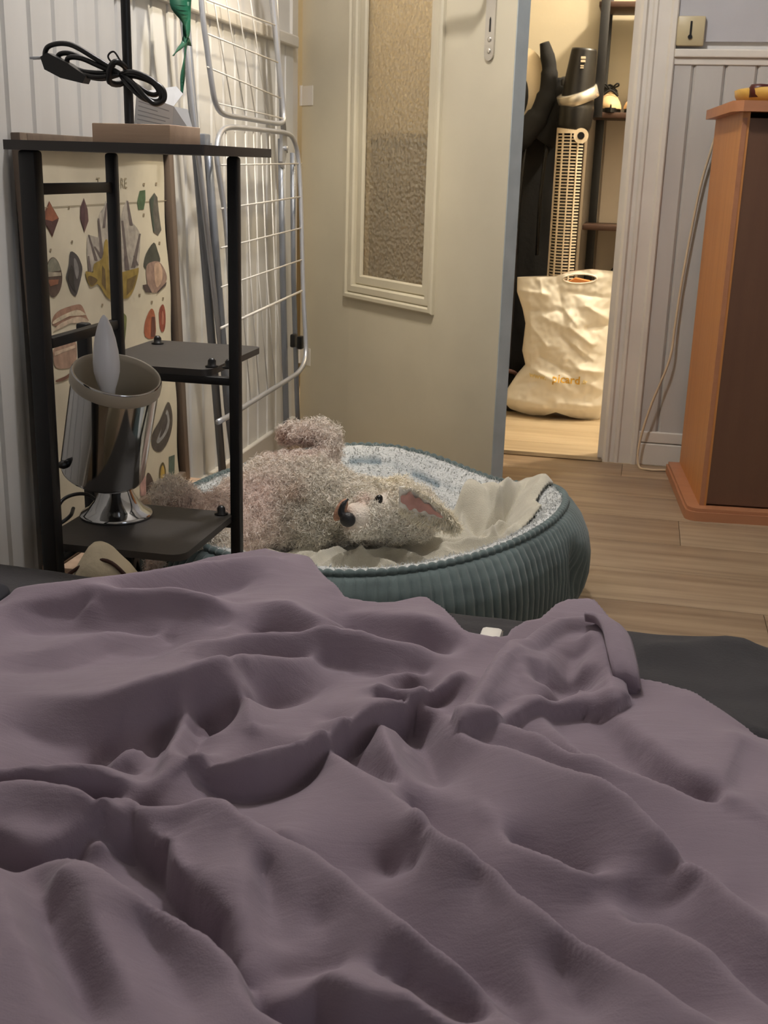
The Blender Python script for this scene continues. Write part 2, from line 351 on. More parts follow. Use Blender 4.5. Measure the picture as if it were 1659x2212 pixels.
MB().tube([(0, 0, .10), (0, 0, .84)], .006).lathe([(.03, .82), (.035, .84)], 20).build('rod', M['whitep'], sl)
_q = Vector((-.45, .5, -.94)).to_track_quat('Z', 'Y').to_matrix().to_4x4()
MB().lathe([(.0, -.10), (.02, -.095), (.03, -.03), (.034, .01), (.032, .01), (.028, -.03)], 24, _q, cap=False).build('lamp_head', M['whitep'], sl, True)
# assumed hallway lamp, out of view, that lights the hall
hl = empty('assumed_hall_lamp', (.42, 3.78, 1.98), 'assumed small round ceiling lamp in the hallway', 'lamp')
MB().lathe([(.05, .40), (.055, .42)], 24).tube([(0, 0, .09), (0, 0, .41)], .004).build('flex', M['whitep'], hl)
MB().lathe([(.015, .085), (.05, .13), (.051, .13)], 24, cap=False).build('lamp_shade', M['whitep'], hl, True)
# ================================================================= BLACK STEPPED SHELF
sh = empty('shelf_unit', (-.645, 1.47, 0), 'black metal shelf unit with thin tubular legs between bed and white panelled wall', 'shelf')
O = Vector((.645, -1.47, 0))
def sbox(nm, a, b, m=M['black'], bev=.002, par=sh): return MB().box(Vector(a)+O, Vector(b)+O, bev=bev).build(nm, m, par, 'auto')
def slab(nm, x0, x1, y0, y1, z0, z1, r, m, par):
    pl = []
    for cx, cy, a0 in ((x1-r, y1-r, 0), (x0+r, y1-r, 90), (x0+r, y0+r, 180), (x1-r, y0+r, 270)):
        pl += [(cx+r*math.cos(R(a0+t)), cy+r*math.sin(R(a0+t))) for t in (0, 22.5, 45, 67.5, 90)]
    return MB().prism(pl, z0, z1, lambda u, v, d: (u+O.x, v+O.y, d)).build(nm, m, par, 'auto')
slab('top_board', -.776, -.515, 1.34, 1.60, .7855, .797, .002, M['board_dark'], sh)
slab('shelf_board', -.80, -.606, 1.585, 1.83, .474, .484, .016, M['board_dark'], sh)
slab('shelf_board', -.788, -.572, 1.385, 1.598, .254, .264, .022, M['board_dark'], sh)
def leg(x, y, z0, z1, w=.008):
    sbox('leg', (x-w, y-w, z0), (x+w, y+w, z1), bev=.004)
    MB().lathe([(w*1.05, 0), (w*1.1, .004), (w*.9, .009)], 12, Matrix.Translation(Vector((x, y, z0 if z0 > .01 else 0))+O)).build('foot', M['blackplastic'], sh, True) if z0 < .01 else None
leg(-.752, 1.362, .003, .7855, .0115); leg(-.745, 1.578, .003, .7855, .008); leg(-.568, 1.592, .003, .7855, .0085); leg(-.812, 1.602, .003, .54, .0095)
sbox('side_bar', (-.752, 1.372, .732), (-.742, 1.572, .746)); sbox('side_bar', (-.754, 1.372, .538), (-.74, 1.572, .552))
sbox('side_bar', (-.752, 1.372, .242), (-.742, 1.572, .254))
sbox('cross_bar', (-.735, 1.586, .462), (-.575, 1.60, .474)); sbox('cross_bar', (-.735, 1.586, .242), (-.575, 1.60, .254))
for x, y, z in ((-.585, 1.612, .484), (-.775, 1.79, .484), (-.59, 1.584, .264), (-.612, 1.612, .484)):
    MB().lathe([(.010, 0), (.0105, .002), (.0065, .003), (.0062, .010), (.0035, .0135)], 16, Matrix.Translation(Vector((x, y, z))+O)).build('screw_cap', M['blackplastic'], sh, True)
# ---- lamp stand on the top board
st = empty('pole_stand', (-.643, 1.472, .797), 'slim black pole rising from a pale wooden block on the shelf top', 'stand')
MB().box((-.053, -.052, .0), (.053, .052, .024), bev=.0015).build('wooden_base', M['lightwood'], st, 'auto')
MB().tube([(-.025, 0, .024), (-.025, 0, .42)], .0062, 14).lathe([(.0068, .42), (.0068, .432), (.002, .436)], 14, Matrix.Translation((-.025, 0, 0))).build('pole', M['black'], st, 'auto')
# ---- bundled cable tied to the pole
cb = empty('power_cable', (-.67, 1.46, .885), 'bundled black power cable with a flat plug tied round the slim pole', 'cable')
Oc = Vector((.67, -1.46, -.885))
def ct(P, r=.0033, k=8): return MB().tube([Vector(p)+Oc for p in P], r, 8, smooth=k)
c = (-.672, 1.458, .882)
loops = [[c, (-.70, 1.45, .899), (-.735, 1.447, .916), (-.765, 1.448, .913), (-.770, 1.45, .897), (-.752, 1.452, .893), (-.72, 1.452, .884), c],
         [c, (-.705, 1.46, .893), (-.74, 1.458, .906), (-.757, 1.458, .903), (-.745, 1.458, .892), (-.705, 1.46, .880), c],
         [c, (-.695, 1.452, .89), (-.722, 1.45, .90), (-.74, 1.45, .899), (-.735, 1.452, .885), (-.70, 1.455, .876), c],
         [c, (-.65, 1.45, .884), (-.625, 1.448, .875), (-.613, 1.448, .862), (-.617, 1.45, .850), (-.638, 1.45, .853), (-.66, 1.452, .870), c],
         [c, (-.648, 1.458, .879), (-.628, 1.458, .872), (-.62, 1.458, .861), (-.630, 1.458, .858), (-.65, 1.458, .868), c],
         [c, (-.652, 1.448, .872), (-.635, 1.446, .856), (-.62, 1.446, .846), (-.608, 1.446, .852), (-.612, 1.448, .866), (-.64, 1.45, .879), c],
         [c, (-.70, 1.447, .877), (-.735, 1.446, .884), (-.762, 1.448, .893)]]
for q in loops: ct(q).build('cable_loop', M['blackplastic'], cb, True)
MB().prism([(-.762, .905), (-.772, .900), (-.767, .885), (-.745, .875), (-.715, .869), (-.71, .878), (-.735, .893)], 1.438, 1.456, lambda u, v, d: Vector((u, d, v))+Oc).build('plug', M['blackplastic'], cb, 'auto')
for dy in (1.444, 1.451): MB().tube([Vector((-.768, dy, .9))+Oc, Vector((-.789, dy, .899))+Oc], .0017, 8).build('plug_pin', M['steel'], cb, True)
MB().tube([Vector((-.684, 1.452, .872))+Oc, Vector((-.68, 1.447, .889))+Oc, Vector((-.672, 1.45, .896))+Oc, Vector((-.668, 1.47, .888))+Oc, Vector((-.674, 1.468, .872))+Oc], .004, 8, closed=True, smooth=4).build('cable_tie', M['blackplastic'], cb, True)
ct([(-.676, 1.452, .89), (-.684, 1.45, .902), (-.676, 1.45, .908), (-.668, 1.452, .897)], .0012).build('tie_tail', M['blackplastic'], cb, True)
# ---- folded leaflet
lf = empty('leaflet', (-.66, 1.57, .797), 'folded white paper leaflet with fine print standing behind the wooden block', 'paper')
Ol = Vector((.66, -1.57, -.797))
def sheetmb(q, th=.0006):
    q = [Vector(p)+Ol for p in q]; n = (q[1]-q[0]).cross(q[2]-q[0]).normalized()*th
    return MB().add([p for p in q]+[p+n for p in q], [(0, 1, 2, 3), (7, 6, 5, 4), (0, 4, 5, 1), (1, 5, 6, 2), (2, 6, 7, 3), (3, 7, 4, 0)])
a = [(-.706, 1.565, .800), (-.640, 1.545, .797), (-.638, 1.55, .848), (-.70, 1.57, .866)]
sheetmb(a).build('page', M['paper'], lf)
sheetmb([(-.640, 1.545, .797), (-.618, 1.575, .808), (-.630, 1.58, .846), (-.638, 1.55, .848)]).build('page', M['paper'], lf)
sheetmb([(-.70, 1.57, .866), (-.638, 1.55, .848), (-.638, 1.585, .866), (-.65, 1.59, .876)]).build('page', M['paper'], lf)
pm = mat('grey print', srgb(150, 150, 152), .8); mb = MB(); A0, A1, A2, A3 = [Vector(p)+Ol for p in a]
nn = (A1-A0).cross(A3-A0).normalized(); nn = nn if nn.y < 0 else -nn
for i in range(9):
    t0 = .12+i*.09; b0 = A0.lerp(A3, t0); b1 = A1.lerp(A2, t0); e = (A3-A0).normalized()*.0012
    p = b0.lerp(b1, .08); q = b0.lerp(b1, [.9, .82, .92, .6][i % 4]); mb.add([p+nn*.0009, q+nn*.0009, q+e+nn*.0009, p+e+nn*.0009], [(0, 1, 2, 3)])
mb.build('print_lines', pm, lf, kind='stuff')
# ---- framed mineral chart leaning on the wall
po = empty('framed_poster', (-.912, 1.95, .122), 'mineral chart in a grey-brown frame leaning on the white wall behind the shelf', 'poster')
# plane: u along +Y (0..W), v up; leans toward the wall
PW, PH, lean = .592, .69, math.atan2(.022, .69)
Mp = Matrix.Translation((0, -.3, 0)) @ Matrix.Rotation(-lean, 4, 'Y')
def pp_(u, v, d): return Mp @ Vector((d, u, v))
FWd = .022
for nm, a, b in (('frame_side', (0, 0), (FWd, PH)), ('frame_side', (PW-FWd, 0), (PW, PH)), ('frame_rail', (FWd, 0), (PW-FWd, FWd)), ('frame_rail', (FWd, PH-FWd), (PW-FWd, PH))):
    MB().box((-.008, a[0], a[1]), (.008, b[0], b[1]), M=Mp, bev=.0015).build(nm, M['frame'], po, 'auto')
MB().box((-.0095, FWd*.5, FWd*.5), (-.0068, PW-FWd*.5, PH-FWd*.5), M=Mp).build('backing_board', M['blackplastic'], po)
n_, m_ = 40, 46; A = np.zeros((m_, n_, 3))
for i in range(m_):
    for j in range(n_):
        u = FWd+.004+(PW-2*FWd-.010)*j/(n_-1); v = FWd+(PH-2*FWd-.002)*i/(m_-1)
        if j > n_-4: u -= .006*(1+math.sin(v*28))*(j-(n_-4))/3*.6
        d = -.003+.0014*math.sin(v*26+u*5)+.001*math.sin(u*17)
        A[i, j] = pp_(u, v, d)
npgrid_obj('chart_paper', A, M['poster'], po)
def wav(u, v): return -.003+.0014*math.sin(v*26+u*5)+.001*math.sin(u*17)+.0009
# printed minerals: (u, v) from the chart's top-left, flat print following the paper
def blob(nm, col, pts, lift=0, rough=.7):
    col = tuple(int(c*.8+q*.2) for c, q in zip(col, (140, 124, 104)))
    if 'crystal' not in nm and len(pts) > 4: pts = [(p.x, p.y) for p in spline([Vector((a, b, 0)) for a, b in pts], 3, True)]
    mm = bpy.data.materials.get('print '+nm+str(col)) or mat('print '+nm+str(col), srgb(*col), rough, var=.12, vscale=60)
    k = len(pts); cx = sum(p[0] for p in pts)/k; cy = sum(p[1] for p in pts)/k
    v = [pp_(cx, cy, wav(cx, cy)+lift)]; f = []
    for s_ in (.5, 1):
        for x, y in pts: X, Y = cx+(x-cx)*s_, cy+(y-cy)*s_; v.append(pp_(X, Y, wav(X, Y)+lift))
    for i in range(k): f += [(0, 1+i, 1+(i+1) % k), (1+i, 1+k+i, 1+k+(i+1) % k, 1+(i+1) % k)]
    return MB().add(v, f).build(nm, mm, po)
def ell(cx, cy, a, b, n=18, rot=0, p=1): return [(cx+a*math.cos(t)*math.cos(rot)-b*math.sin(t)*math.sin(rot), cy+a*math.cos(t)*math.sin(rot)+b*math.sin(t)*math.cos(rot)) for t in [2*math.pi*i/n for i in range(n)]]
blob('red_crystal', (96, 52, 40), [(0.0901, 0.5887), (0.1164, 0.5605), (0.0889, 0.5326), (0.0606, 0.5625)], 0)
blob('red_crystal', (140, 76, 50), [(0.0897, 0.586), (0.1142, 0.5613), (0.0931, 0.5568), (0.0707, 0.5604), (0.0767, 0.5728)], 0.0004)
blob('red_crystal', (58, 30, 30), [(0.0626, 0.561), (0.1136, 0.5579), (0.0893, 0.535)], 0.0004)
blob('purple_crystal', (92, 62, 62), [(0.2156, 0.5908), (0.2257, 0.5722), (0.2247, 0.5527), (0.2041, 0.5341), (0.1929, 0.5578), (0.1991, 0.5768)], 0)
blob('purple_crystal', (62, 36, 42), [(0.2152, 0.5879), (0.2135, 0.5648), (0.2035, 0.5361), (0.1942, 0.5577), (0.1998, 0.5758)], 0.0004)
blob('green_crystal', (62, 92, 60), [(0.4428, 0.5991), (0.4683, 0.6003), (0.4673, 0.5826), (0.4564, 0.5646), (0.4324, 0.5652), (0.4287, 0.5792)], 0)
blob('dark_tube_crystal', (84, 82, 74), [(0.5107, 0.5949), (0.5253, 0.5858), (0.5284, 0.5591), (0.5348, 0.5231), (0.516, 0.5139), (0.4942, 0.5205), (0.4897, 0.5471), (0.4848, 0.5823)], 0)
blob('dark_tube_crystal', (52, 66, 56), [(0.5104, 0.5927), (0.4958, 0.5777), (0.4992, 0.5468), (0.5013, 0.5224), (0.4934, 0.5227), (0.4902, 0.5471), (0.4865, 0.5822)], 0.0004)
blob('striped_oval', (72, 54, 48), [(0.0854, 0.501), (0.1016, 0.4925), (0.1109, 0.4767), (0.1126, 0.4633), (0.1038, 0.447), (0.0841, 0.4372), (0.0693, 0.4418), (0.0587, 0.4587), (0.0581, 0.4772), (0.0688, 0.4948)], 0)
blob('striped_oval', (128, 128, 112), [(0.0852, 0.5001), (0.1006, 0.4916), (0.1072, 0.4789), (0.0912, 0.4783), (0.0642, 0.4795), (0.0698, 0.4938)], 0.0004)
blob('striped_oval', (170, 160, 140), [(0.0649, 0.4789), (0.1082, 0.4751), (0.1088, 0.4693), (0.0628, 0.4713)], 0.0005)
blob('striped_oval', (130, 78, 56), [(0.0639, 0.4666), (0.1007, 0.4643), (0.0963, 0.4572), (0.0717, 0.4556)], 0.0004)
blob('black_stone', (58, 56, 58), [(0.1463, 0.5056), (0.1683, 0.4994), (0.1811, 0.4868), (0.1861, 0.4728), (0.1726, 0.4484), (0.1569, 0.4313), (0.1397, 0.4417), (0.1317, 0.4559), (0.1261, 0.466), (0.1374, 0.4842)], 0)
blob('black_stone', (120, 118, 120), [(0.1569, 0.4943), (0.1664, 0.4879), (0.1722, 0.4719), (0.1636, 0.459), (0.1558, 0.4751)], 0.0004)
blob('black_stone', (30, 28, 30), [(0.1447, 0.4837), (0.1537, 0.4753), (0.1523, 0.4541), (0.1577, 0.4361), (0.1392, 0.4514), (0.1313, 0.4656)], 0.0004)
blob('white_quartz', (176, 168, 156), [(0.2186, 0.5295), (0.2446, 0.4823), (0.2655, 0.5552), (0.2865, 0.5705), (0.3021, 0.5801), (0.2917, 0.4852), (0.3398, 0.4819), (0.3568, 0.5519), (0.3858, 0.5833), (0.391, 0.5507), (0.4287, 0.5236), (0.4203, 0.4851), (0.4026, 0.456), (0.3452, 0.452), (0.242, 0.4664), (0.2156, 0.4705), (0.2063, 0.4949)], 0)
blob('quartz_shadow', (96, 86, 84), [(0.2166, 0.5296), (0.2217, 0.5294), (0.2467, 0.4842), (0.2341, 0.4851)], 0.0004)
blob('quartz_shadow', (96, 86, 84), [(0.2608, 0.5553), (0.2669, 0.5551), (0.2711, 0.4866), (0.2564, 0.4876)], 0.0004)
blob('quartz_shadow', (96, 86, 84), [(0.3002, 0.5801), (0.3049, 0.58), (0.2869, 0.5383), (0.2758, 0.5388)], 0.0004)
blob('quartz_shadow', (96, 86, 84), [(0.3843, 0.5823), (0.3902, 0.5821), (0.4014, 0.5376), (0.387, 0.5382)], 0.0004)
blob('quartz_shadow', (96, 86, 84), [(0.3543, 0.5479), (0.3626, 0.5475), (0.3716, 0.4584), (0.3515, 0.46)], 0.0004)
blob('quartz_shadow', (96, 86, 84), [(0.4252, 0.5216), (0.4332, 0.5212), (0.397, 0.4608), (0.3784, 0.4622)], 0.0004)
blob('quartz_shadow', (96, 86, 84), [(0.2352, 0.5089), (0.2411, 0.5086), (0.2711, 0.4866), (0.2564, 0.4876)], 0.0004)
blob('quartz_shadow', (96, 86, 84), [(0.2084, 0.4948), (0.2142, 0.4944), (0.2213, 0.4621), (0.2073, 0.4632)], 0.0004)
blob('quartz_shadow', (96, 86, 84), [(0.3907, 0.4827), (0.3976, 0.4823), (0.4123, 0.464), (0.3955, 0.4652)], 0.0004)
blob('yellow_matrix', (150, 126, 52), [(0.1978, 0.4699), (0.2231, 0.4619), (0.2305, 0.4794), (0.2637, 0.4871), (0.2775, 0.5145), (0.2915, 0.5138), (0.2884, 0.4649), (0.3353, 0.4528), (0.3697, 0.4457), (0.4111, 0.4597), (0.3931, 0.4286), (0.3639, 0.4086), (0.3286, 0.41), (0.2804, 0.4149), (0.2553, 0.4348), (0.2384, 0.4445), (0.2153, 0.4416), (0.1999, 0.4559)], 0.0006)
blob('yellow_shadow', (92, 72, 40), [(0.214, 0.4607), (0.2397, 0.4525), (0.2342, 0.4469), (0.2156, 0.4435), (0.2024, 0.4577)], 0.0009)
blob('yellow_shadow', (92, 72, 40), [(0.2618, 0.475), (0.272, 0.4661), (0.2732, 0.429), (0.2566, 0.4429)], 0.0009)
blob('yellow_shadow', (110, 90, 44), [(0.3589, 0.4423), (0.4013, 0.4474), (0.3818, 0.4231), (0.3543, 0.4127)], 0.0009)
blob('green_stone', (52, 56, 48), [(0.4914, 0.5017), (0.5071, 0.484), (0.5145, 0.4632), (0.4684, 0.4598), (0.4455, 0.4549), (0.4346, 0.4623), (0.4497, 0.4832)], 0)
blob('pink_stone', (150, 122, 108), [(0.4461, 0.4592), (0.4749, 0.466), (0.5087, 0.4636), (0.5354, 0.4457), (0.5434, 0.4266), (0.5127, 0.4109), (0.4718, 0.4068), (0.4467, 0.426)], 0.0003)
blob('pink_stone', (196, 162, 136), [(0.4854, 0.4608), (0.5084, 0.4614), (0.5234, 0.4443), (0.5147, 0.4245), (0.4902, 0.4153), (0.4818, 0.4364)], 0.0006)
blob('pink_stone', (62, 50, 48), [(0.4237, 0.4258), (0.4467, 0.426), (0.4662, 0.4073), (0.439, 0.4111)], 0.0006)
blob('pink_stone', (62, 50, 48), [(0.4949, 0.408), (0.541, 0.4222), (0.537, 0.4156), (0.4884, 0.4029)], 0.0006)
blob('banded_agate', (150, 112, 92), [(0.0707, 0.3936), (0.0749, 0.4064), (0.1003, 0.4149), (0.1588, 0.4173), (0.1795, 0.4122), (0.1938, 0.3925), (0.1969, 0.3841), (0.1416, 0.3908), (0.0997, 0.3881)], 0)
blob('agate_band', (208, 192, 164), [(0.0728, 0.399), (0.0985, 0.4046), (0.1573, 0.4086), (0.1862, 0.3994), (0.1878, 0.3962), (0.1567, 0.4048), (0.102, 0.4013), (0.0729, 0.3948)], 0.0004)
blob('agate_band', (200, 180, 156), [(0.0755, 0.3873), (0.1007, 0.3938), (0.1554, 0.397), (0.1932, 0.3886), (0.1922, 0.3826), (0.1546, 0.3922), (0.0999, 0.389), (0.0749, 0.3835)], 0.0004)
blob('banded_agate', (160, 128, 110), [(0.0704, 0.3573), (0.1409, 0.3612), (0.1364, 0.322), (0.1, 0.3178), (0.0649, 0.3254), (0.062, 0.3432)], 0)
blob('agate_band', (196, 170, 146), [(0.0652, 0.3504), (0.1392, 0.3515), (0.1392, 0.3465), (0.0648, 0.3437)], 0.0004)
blob('agate_band', (110, 70, 56), [(0.0613, 0.3046), (0.0981, 0.3063), (0.1351, 0.3142), (0.1329, 0.3085), (0.0971, 0.3005), (0.0647, 0.3011)], 0.0004)
blob('red_tube', (160, 82, 52), [(0.4618, 0.3773), (0.4794, 0.3616), (0.4752, 0.3207), (0.4275, 0.327), (0.4318, 0.3558)], 0)
blob('red_tube', (96, 48, 40), [(0.4623, 0.3613), (0.4785, 0.3594), (0.4746, 0.3207), (0.4539, 0.3235)], 0.0004)
blob('red_bead', (140, 60, 44), [(0.52, 0.3797), (0.531, 0.365), (0.5312, 0.3415), (0.5213, 0.3263), (0.5055, 0.3283), (0.4989, 0.3478), (0.501, 0.3707)], 0)
blob('red_bead', (186, 110, 90), [(0.5169, 0.3666), (0.5223, 0.3543), (0.5191, 0.3406), (0.5098, 0.3418), (0.5113, 0.3602)], 0.0004)
blob('green_leaf', (110, 120, 66), [(0.3349, 0.3793), (0.3489, 0.3777), (0.3525, 0.3676), (0.3393, 0.3322), (0.3293, 0.3336)], 0)
blob('grey_agate', (70, 64, 60), [(0.5133, 0.1827), (0.5338, 0.1599), (0.5334, 0.1282), (0.5096, 0.1015), (0.4687, 0.0888), (0.4329, 0.1033), (0.4297, 0.1317), (0.4705, 0.1538)], 0)
blob('grey_agate', (150, 152, 152), [(0.5073, 0.1682), (0.5196, 0.1438), (0.5046, 0.1217), (0.4639, 0.1086), (0.4496, 0.115), (0.4753, 0.1342), (0.4933, 0.1523)], 0.0004)
blob('grey_agate', (70, 66, 64), [(0.4984, 0.1606), (0.5076, 0.1431), (0.4894, 0.1249), (0.4652, 0.1177), (0.4753, 0.1342)], 0.0007)
blob('yellow_oval', (80, 70, 40), [(0.4769, 0.0648), (0.4875, 0.0462), (0.4814, 0.0254), (0.4621, 0.0161), (0.4491, 0.0274), (0.4565, 0.0571)], 0)
blob('yellow_oval', (190, 158, 66), [(0.4737, 0.0592), (0.4795, 0.045), (0.4743, 0.0304), (0.4615, 0.0226), (0.4559, 0.032), (0.4619, 0.0526)], 0.0004)
blob('teal_square', (62, 84, 76), [(0.5089, 0.0682), (0.5408, 0.0655), (0.5316, 0.0287), (0.5004, 0.0253)], 0)
blob('pink_bar', (196, 152, 144), [(0.3624, 0.0593), (0.3895, 0.0584), (0.3837, 0.0193), (0.3573, 0.0256)], 0)
blob('brown_stone', (70, 54, 50), [(0.3932, 0.059), (0.4111, 0.056), (0.4255, 0.0273), (0.4197, 0.0132), (0.3872, 0.0183)], 0)
blob('yellow_stone', (176, 130, 50), [(0.4683, 0.0048), (0.4919, 0.0049), (0.5024, -0.006), (0.4898, -0.0097), (0.4596, -0.0015)], 0)
blob('caption_mark', (140, 126, 100), [(0.1533, 0.5783), (0.1599, 0.5782), (0.1583, 0.5737), (0.1526, 0.5739)], 0)
blob('caption_mark', (140, 126, 100), [(0.1523, 0.5237), (0.1589, 0.5233), (0.1573, 0.5188), (0.1515, 0.5191)], 0)
blob('caption_mark', (140, 126, 100), [(0.4594, 0.6132), (0.468, 0.6131), (0.4662, 0.608), (0.4586, 0.6081)], 0)
blob('caption_mark', (140, 126, 100), [(0.5175, 0.6138), (0.5265, 0.6138), (0.5246, 0.6085), (0.5167, 0.6086)], 0)
blob('caption_mark', (140, 126, 100), [(0.4511, 0.5576), (0.4597, 0.5573), (0.4578, 0.5522), (0.4503, 0.5524)], 0)
blob('caption_mark', (140, 126, 100), [(0.5155, 0.502), (0.5246, 0.5015), (0.5227, 0.4962), (0.5147, 0.4966)], 0)
blob('caption_mark', (140, 126, 100), [(0.0769, 0.5149), (0.083, 0.5145), (0.0815, 0.5102), (0.0762, 0.5105)], 0)
blob('caption_mark', (140, 126, 100), [(0.2544, 0.4086), (0.2617, 0.4079), (0.26, 0.4031), (0.2536, 0.4038)], 0)
blob('caption_mark', (140, 126, 100), [(0.4075, 0.4112), (0.416, 0.4104), (0.4141, 0.4053), (0.4067, 0.406)], 0)
blob('caption_mark', (140, 126, 100), [(0.4623, 0.3924), (0.4713, 0.3914), (0.4694, 0.3862), (0.4616, 0.387)], 0)
blob('caption_mark', (140, 126, 100), [(0.5173, 0.3936), (0.5266, 0.3927), (0.5246, 0.3873), (0.5165, 0.3882)], 0)
lettermat = mat('print grey letters', srgb(150, 138, 112), .8)
def poster_text(t, u, v, size):
    c = bpy.data.curves.new('t', 'FONT'); c.body = t; c.size = size; c.resolution_u = 2; o = bpy.data.objects.new('t', c); S.collection.objects.link(o)
    bpy.context.view_layer.update(); me = bpy.data.meshes.new_from_object(o.evaluated_get(bpy.context.evaluated_depsgraph_get())); bpy.data.objects.remove(o)
    for q in me.vertices: X, Y = u+q.co.x, v+q.co.y; q.co = pp_(X, Y, wav(X, Y))
    me.materials.append(lettermat); link(bpy.data.objects.new('lettering', me), po)
poster_text('T', .268, .606, .026); poster_text('RE', .362, .605, .026)
mb = MB(); 
for k in range(20):
    u0, u1 = .03+k*.027, .03+(k+1)*.027; mb.add([pp_(u0, .578, wav(u0, .578)), pp_(u1, .578, wav(u1, .578)), pp_(u1, .5795, wav(u1, .5795)), pp_(u0, .5795, wav(u0, .5795))], [(0, 1, 2, 3)])
mb.build('rule_line', lettermat, po)
# ================================================================= CHROME LAMP WITH CANDLE BULB
tl = empty('table_lamp', (-.737, 1.532, .264), 'polished chrome spotlight lamp with a white candle bulb on the lowest black shelf', 'lamp')
bs = MB().lathe([(.0, .0), (.053, .0), (.0545, .0022), (.052, .006), (.041, .013), (.032, .024), (.026, .036), (.022, .048), (.019, .056), (.0, .058)], 48, cap=False).build('base', M['chrome'], tl, True)
MB().lathe([(.019, .05), (.024, .058), (.03, .066), (.028, .074), (.012, .078)], 32).build('joint', M['blackplastic'], tl, True)
Ow = Vector((-.737, 1.532, .264)); cB = Vector((-.741, 1.497, .334))-Ow; cT = Vector((-.695, 1.462, .492))-Ow; ax = (cT-cB).normalized()
cM = Matrix.Translation(cB) @ ax.to_track_quat('Z', 'Y').to_matrix().to_4x4()
rr, LL = .0605, (cT-cB).length
MB().lathe([(.0, .0), (.02, -.002), (.045, .003), (rr*.97, .008), (rr, .014), (rr, LL-.004), (rr+.0012, LL), (rr, LL+.0014)], 64, cM, cap=False).build('shade', M['chrome'], tl, True)
MB().lathe([(rr, LL+.0014), (rr-.0022, LL+.0008), (rr-.003, LL-.008), (rr-.004, .05), (rr-.012, .03), (0, .028)], 64, cM, cap=False).build('shade_lining', M['innershade'], tl, True)
MB().lathe([(rr+.0004, LL-.019), (rr+.0022, LL-.017), (rr+.0026, LL-.004), (rr+.001, LL)], 64, cM, cap=False).build('rim_band', M['innershade'], tl, True)
b0 = Vector((-.7075, 1.458, .476))-Ow; b1 = Vector((-.7085, 1.458, .572))-Ow; bM = Matrix.Translation(b0) @ (b1-b0).normalized().to_track_quat('Z', 'Y').to_matrix().to_4x4()
bl = MB().lathe([(0, -.018), (.009, -.017), (.011, -.004), (.0150, .008), (.0178, .020), (.0183, .032), (.0172, .048), (.0142, .066), (.0098, .082), (.005, .093), (.002, .097), (0, .098)], 32, bM, cap=False).build('candle_bulb', M['bulb'], tl, True)
MB().tube([b0+Vector((0, 0, -.015)), b0+Vector((-.008, .012, -.06)), cB+ax*.03], .0115, 16).build('bulb_holder', M['whitep'], tl, True)
MB().lathe([(.006, 0), (.0065, .004), (.003, .012), (0, .012)], 16, cM @ Matrix.Translation((-rr-.0, 0, .03)) @ Matrix.Rotation(R(-90), 4, 'Y'), cap=False).build('knob', M['blackplastic'], tl, True)
MB().tube([(-.03, .02, .004), (-.06, .02, .022), (-.075, -.02, .024), (-.07, -.06, .006), (-.055, -.075, .004), (-.045, -.06, .012), (-.055, -.03, .014)], .0028, 8, smooth=8).build('lamp_cord', M['blackplastic'], tl, True)
# ================================================================= DRYING RACK
dr = empty('drying_rack', (-.83, 2.45, 0), 'folded grey and white wire drying rack leaning on the left wall', 'rack')
Od = Vector((.83, -2.45, 0))
MB().tube([Vector(p)+Od for p in [(-0.824, 2.288, 0.511), (-0.839, 2.302, 0.659), (-0.849, 2.293, 0.75), (-0.853, 2.292, 0.794), (-0.857, 2.319, 0.829), (-0.859, 2.373, 0.845), (-0.859, 2.485, 0.848), (-0.859, 2.68, 0.848), (-0.859, 2.781, 0.847), (-0.858, 2.839, 0.835), (-0.853, 2.867, 0.787), (-0.84, 2.849, 0.671), (-0.821, 2.807, 0.482), (-0.809, 2.79, 0.369), (-0.803, 2.772, 0.314), (-0.8, 2.714, 0.288), (-0.8, 2.604, 0.282), (-0.799, 2.394, 0.28), (-0.799, 2.227, 0.277), (-0.799, 2.131, 0.278)]], 0.0058, 10, smooth=3).build('panel_frame', M['steel'], dr, True)
MB().tube([Vector(p)+Od for p in [(-0.897, 2.318, 1.294), (-0.887, 2.3, 1.161), (-0.88, 2.293, 1.061), (-0.875, 2.302, 0.995), (-0.87, 2.314, 0.927), (-0.867, 2.328, 0.889), (-0.865, 2.37, 0.871), (-0.865, 2.503, 0.869), (-0.865, 2.664, 0.867), (-0.865, 2.749, 0.868), (-0.866, 2.785, 0.88), (-0.87, 2.789, 0.929), (-0.877, 2.772, 1.03), (-0.885, 2.762, 1.139), (-0.895, 2.741, 1.272), (-0.905, 2.722, 1.399)]], 0.0058, 10, smooth=3).build('panel_frame', M['steel'], dr, True)
MB().tube([Vector(p)+Od for p in [(-0.851, 2.311, 0.771), (-0.852, 2.892, 0.778)]], 0.0018, 10).build('wire', M['whitewire'], dr, True)
MB().tube([Vector(p)+Od for p in [(-0.842, 2.284, 0.686), (-0.843, 2.866, 0.699)]], 0.0018, 10).build('wire', M['whitewire'], dr, True)
MB().tube([Vector(p)+Od for p in [(-0.834, 2.259, 0.61), (-0.836, 2.841, 0.624)]], 0.0018, 10).build('wire', M['whitewire'], dr, True)
MB().tube([Vector(p)+Od for p in [(-0.826, 2.235, 0.534), (-0.828, 2.816, 0.548)]], 0.0018, 10).build('wire', M['whitewire'], dr, True)
MB().tube([Vector(p)+Od for p in [(-0.818, 2.209, 0.455), (-0.82, 2.792, 0.474)]], 0.0028, 10).build('wire', M['whitewire'], dr, True)
MB().tube([Vector(p)+Od for p in [(-0.858, 2.359, 0.836), (-0.827, 2.3, 0.547), (-0.799, 2.271, 0.281)]], 0.0014, 10).build('wire', M['whitewire'], dr, True)
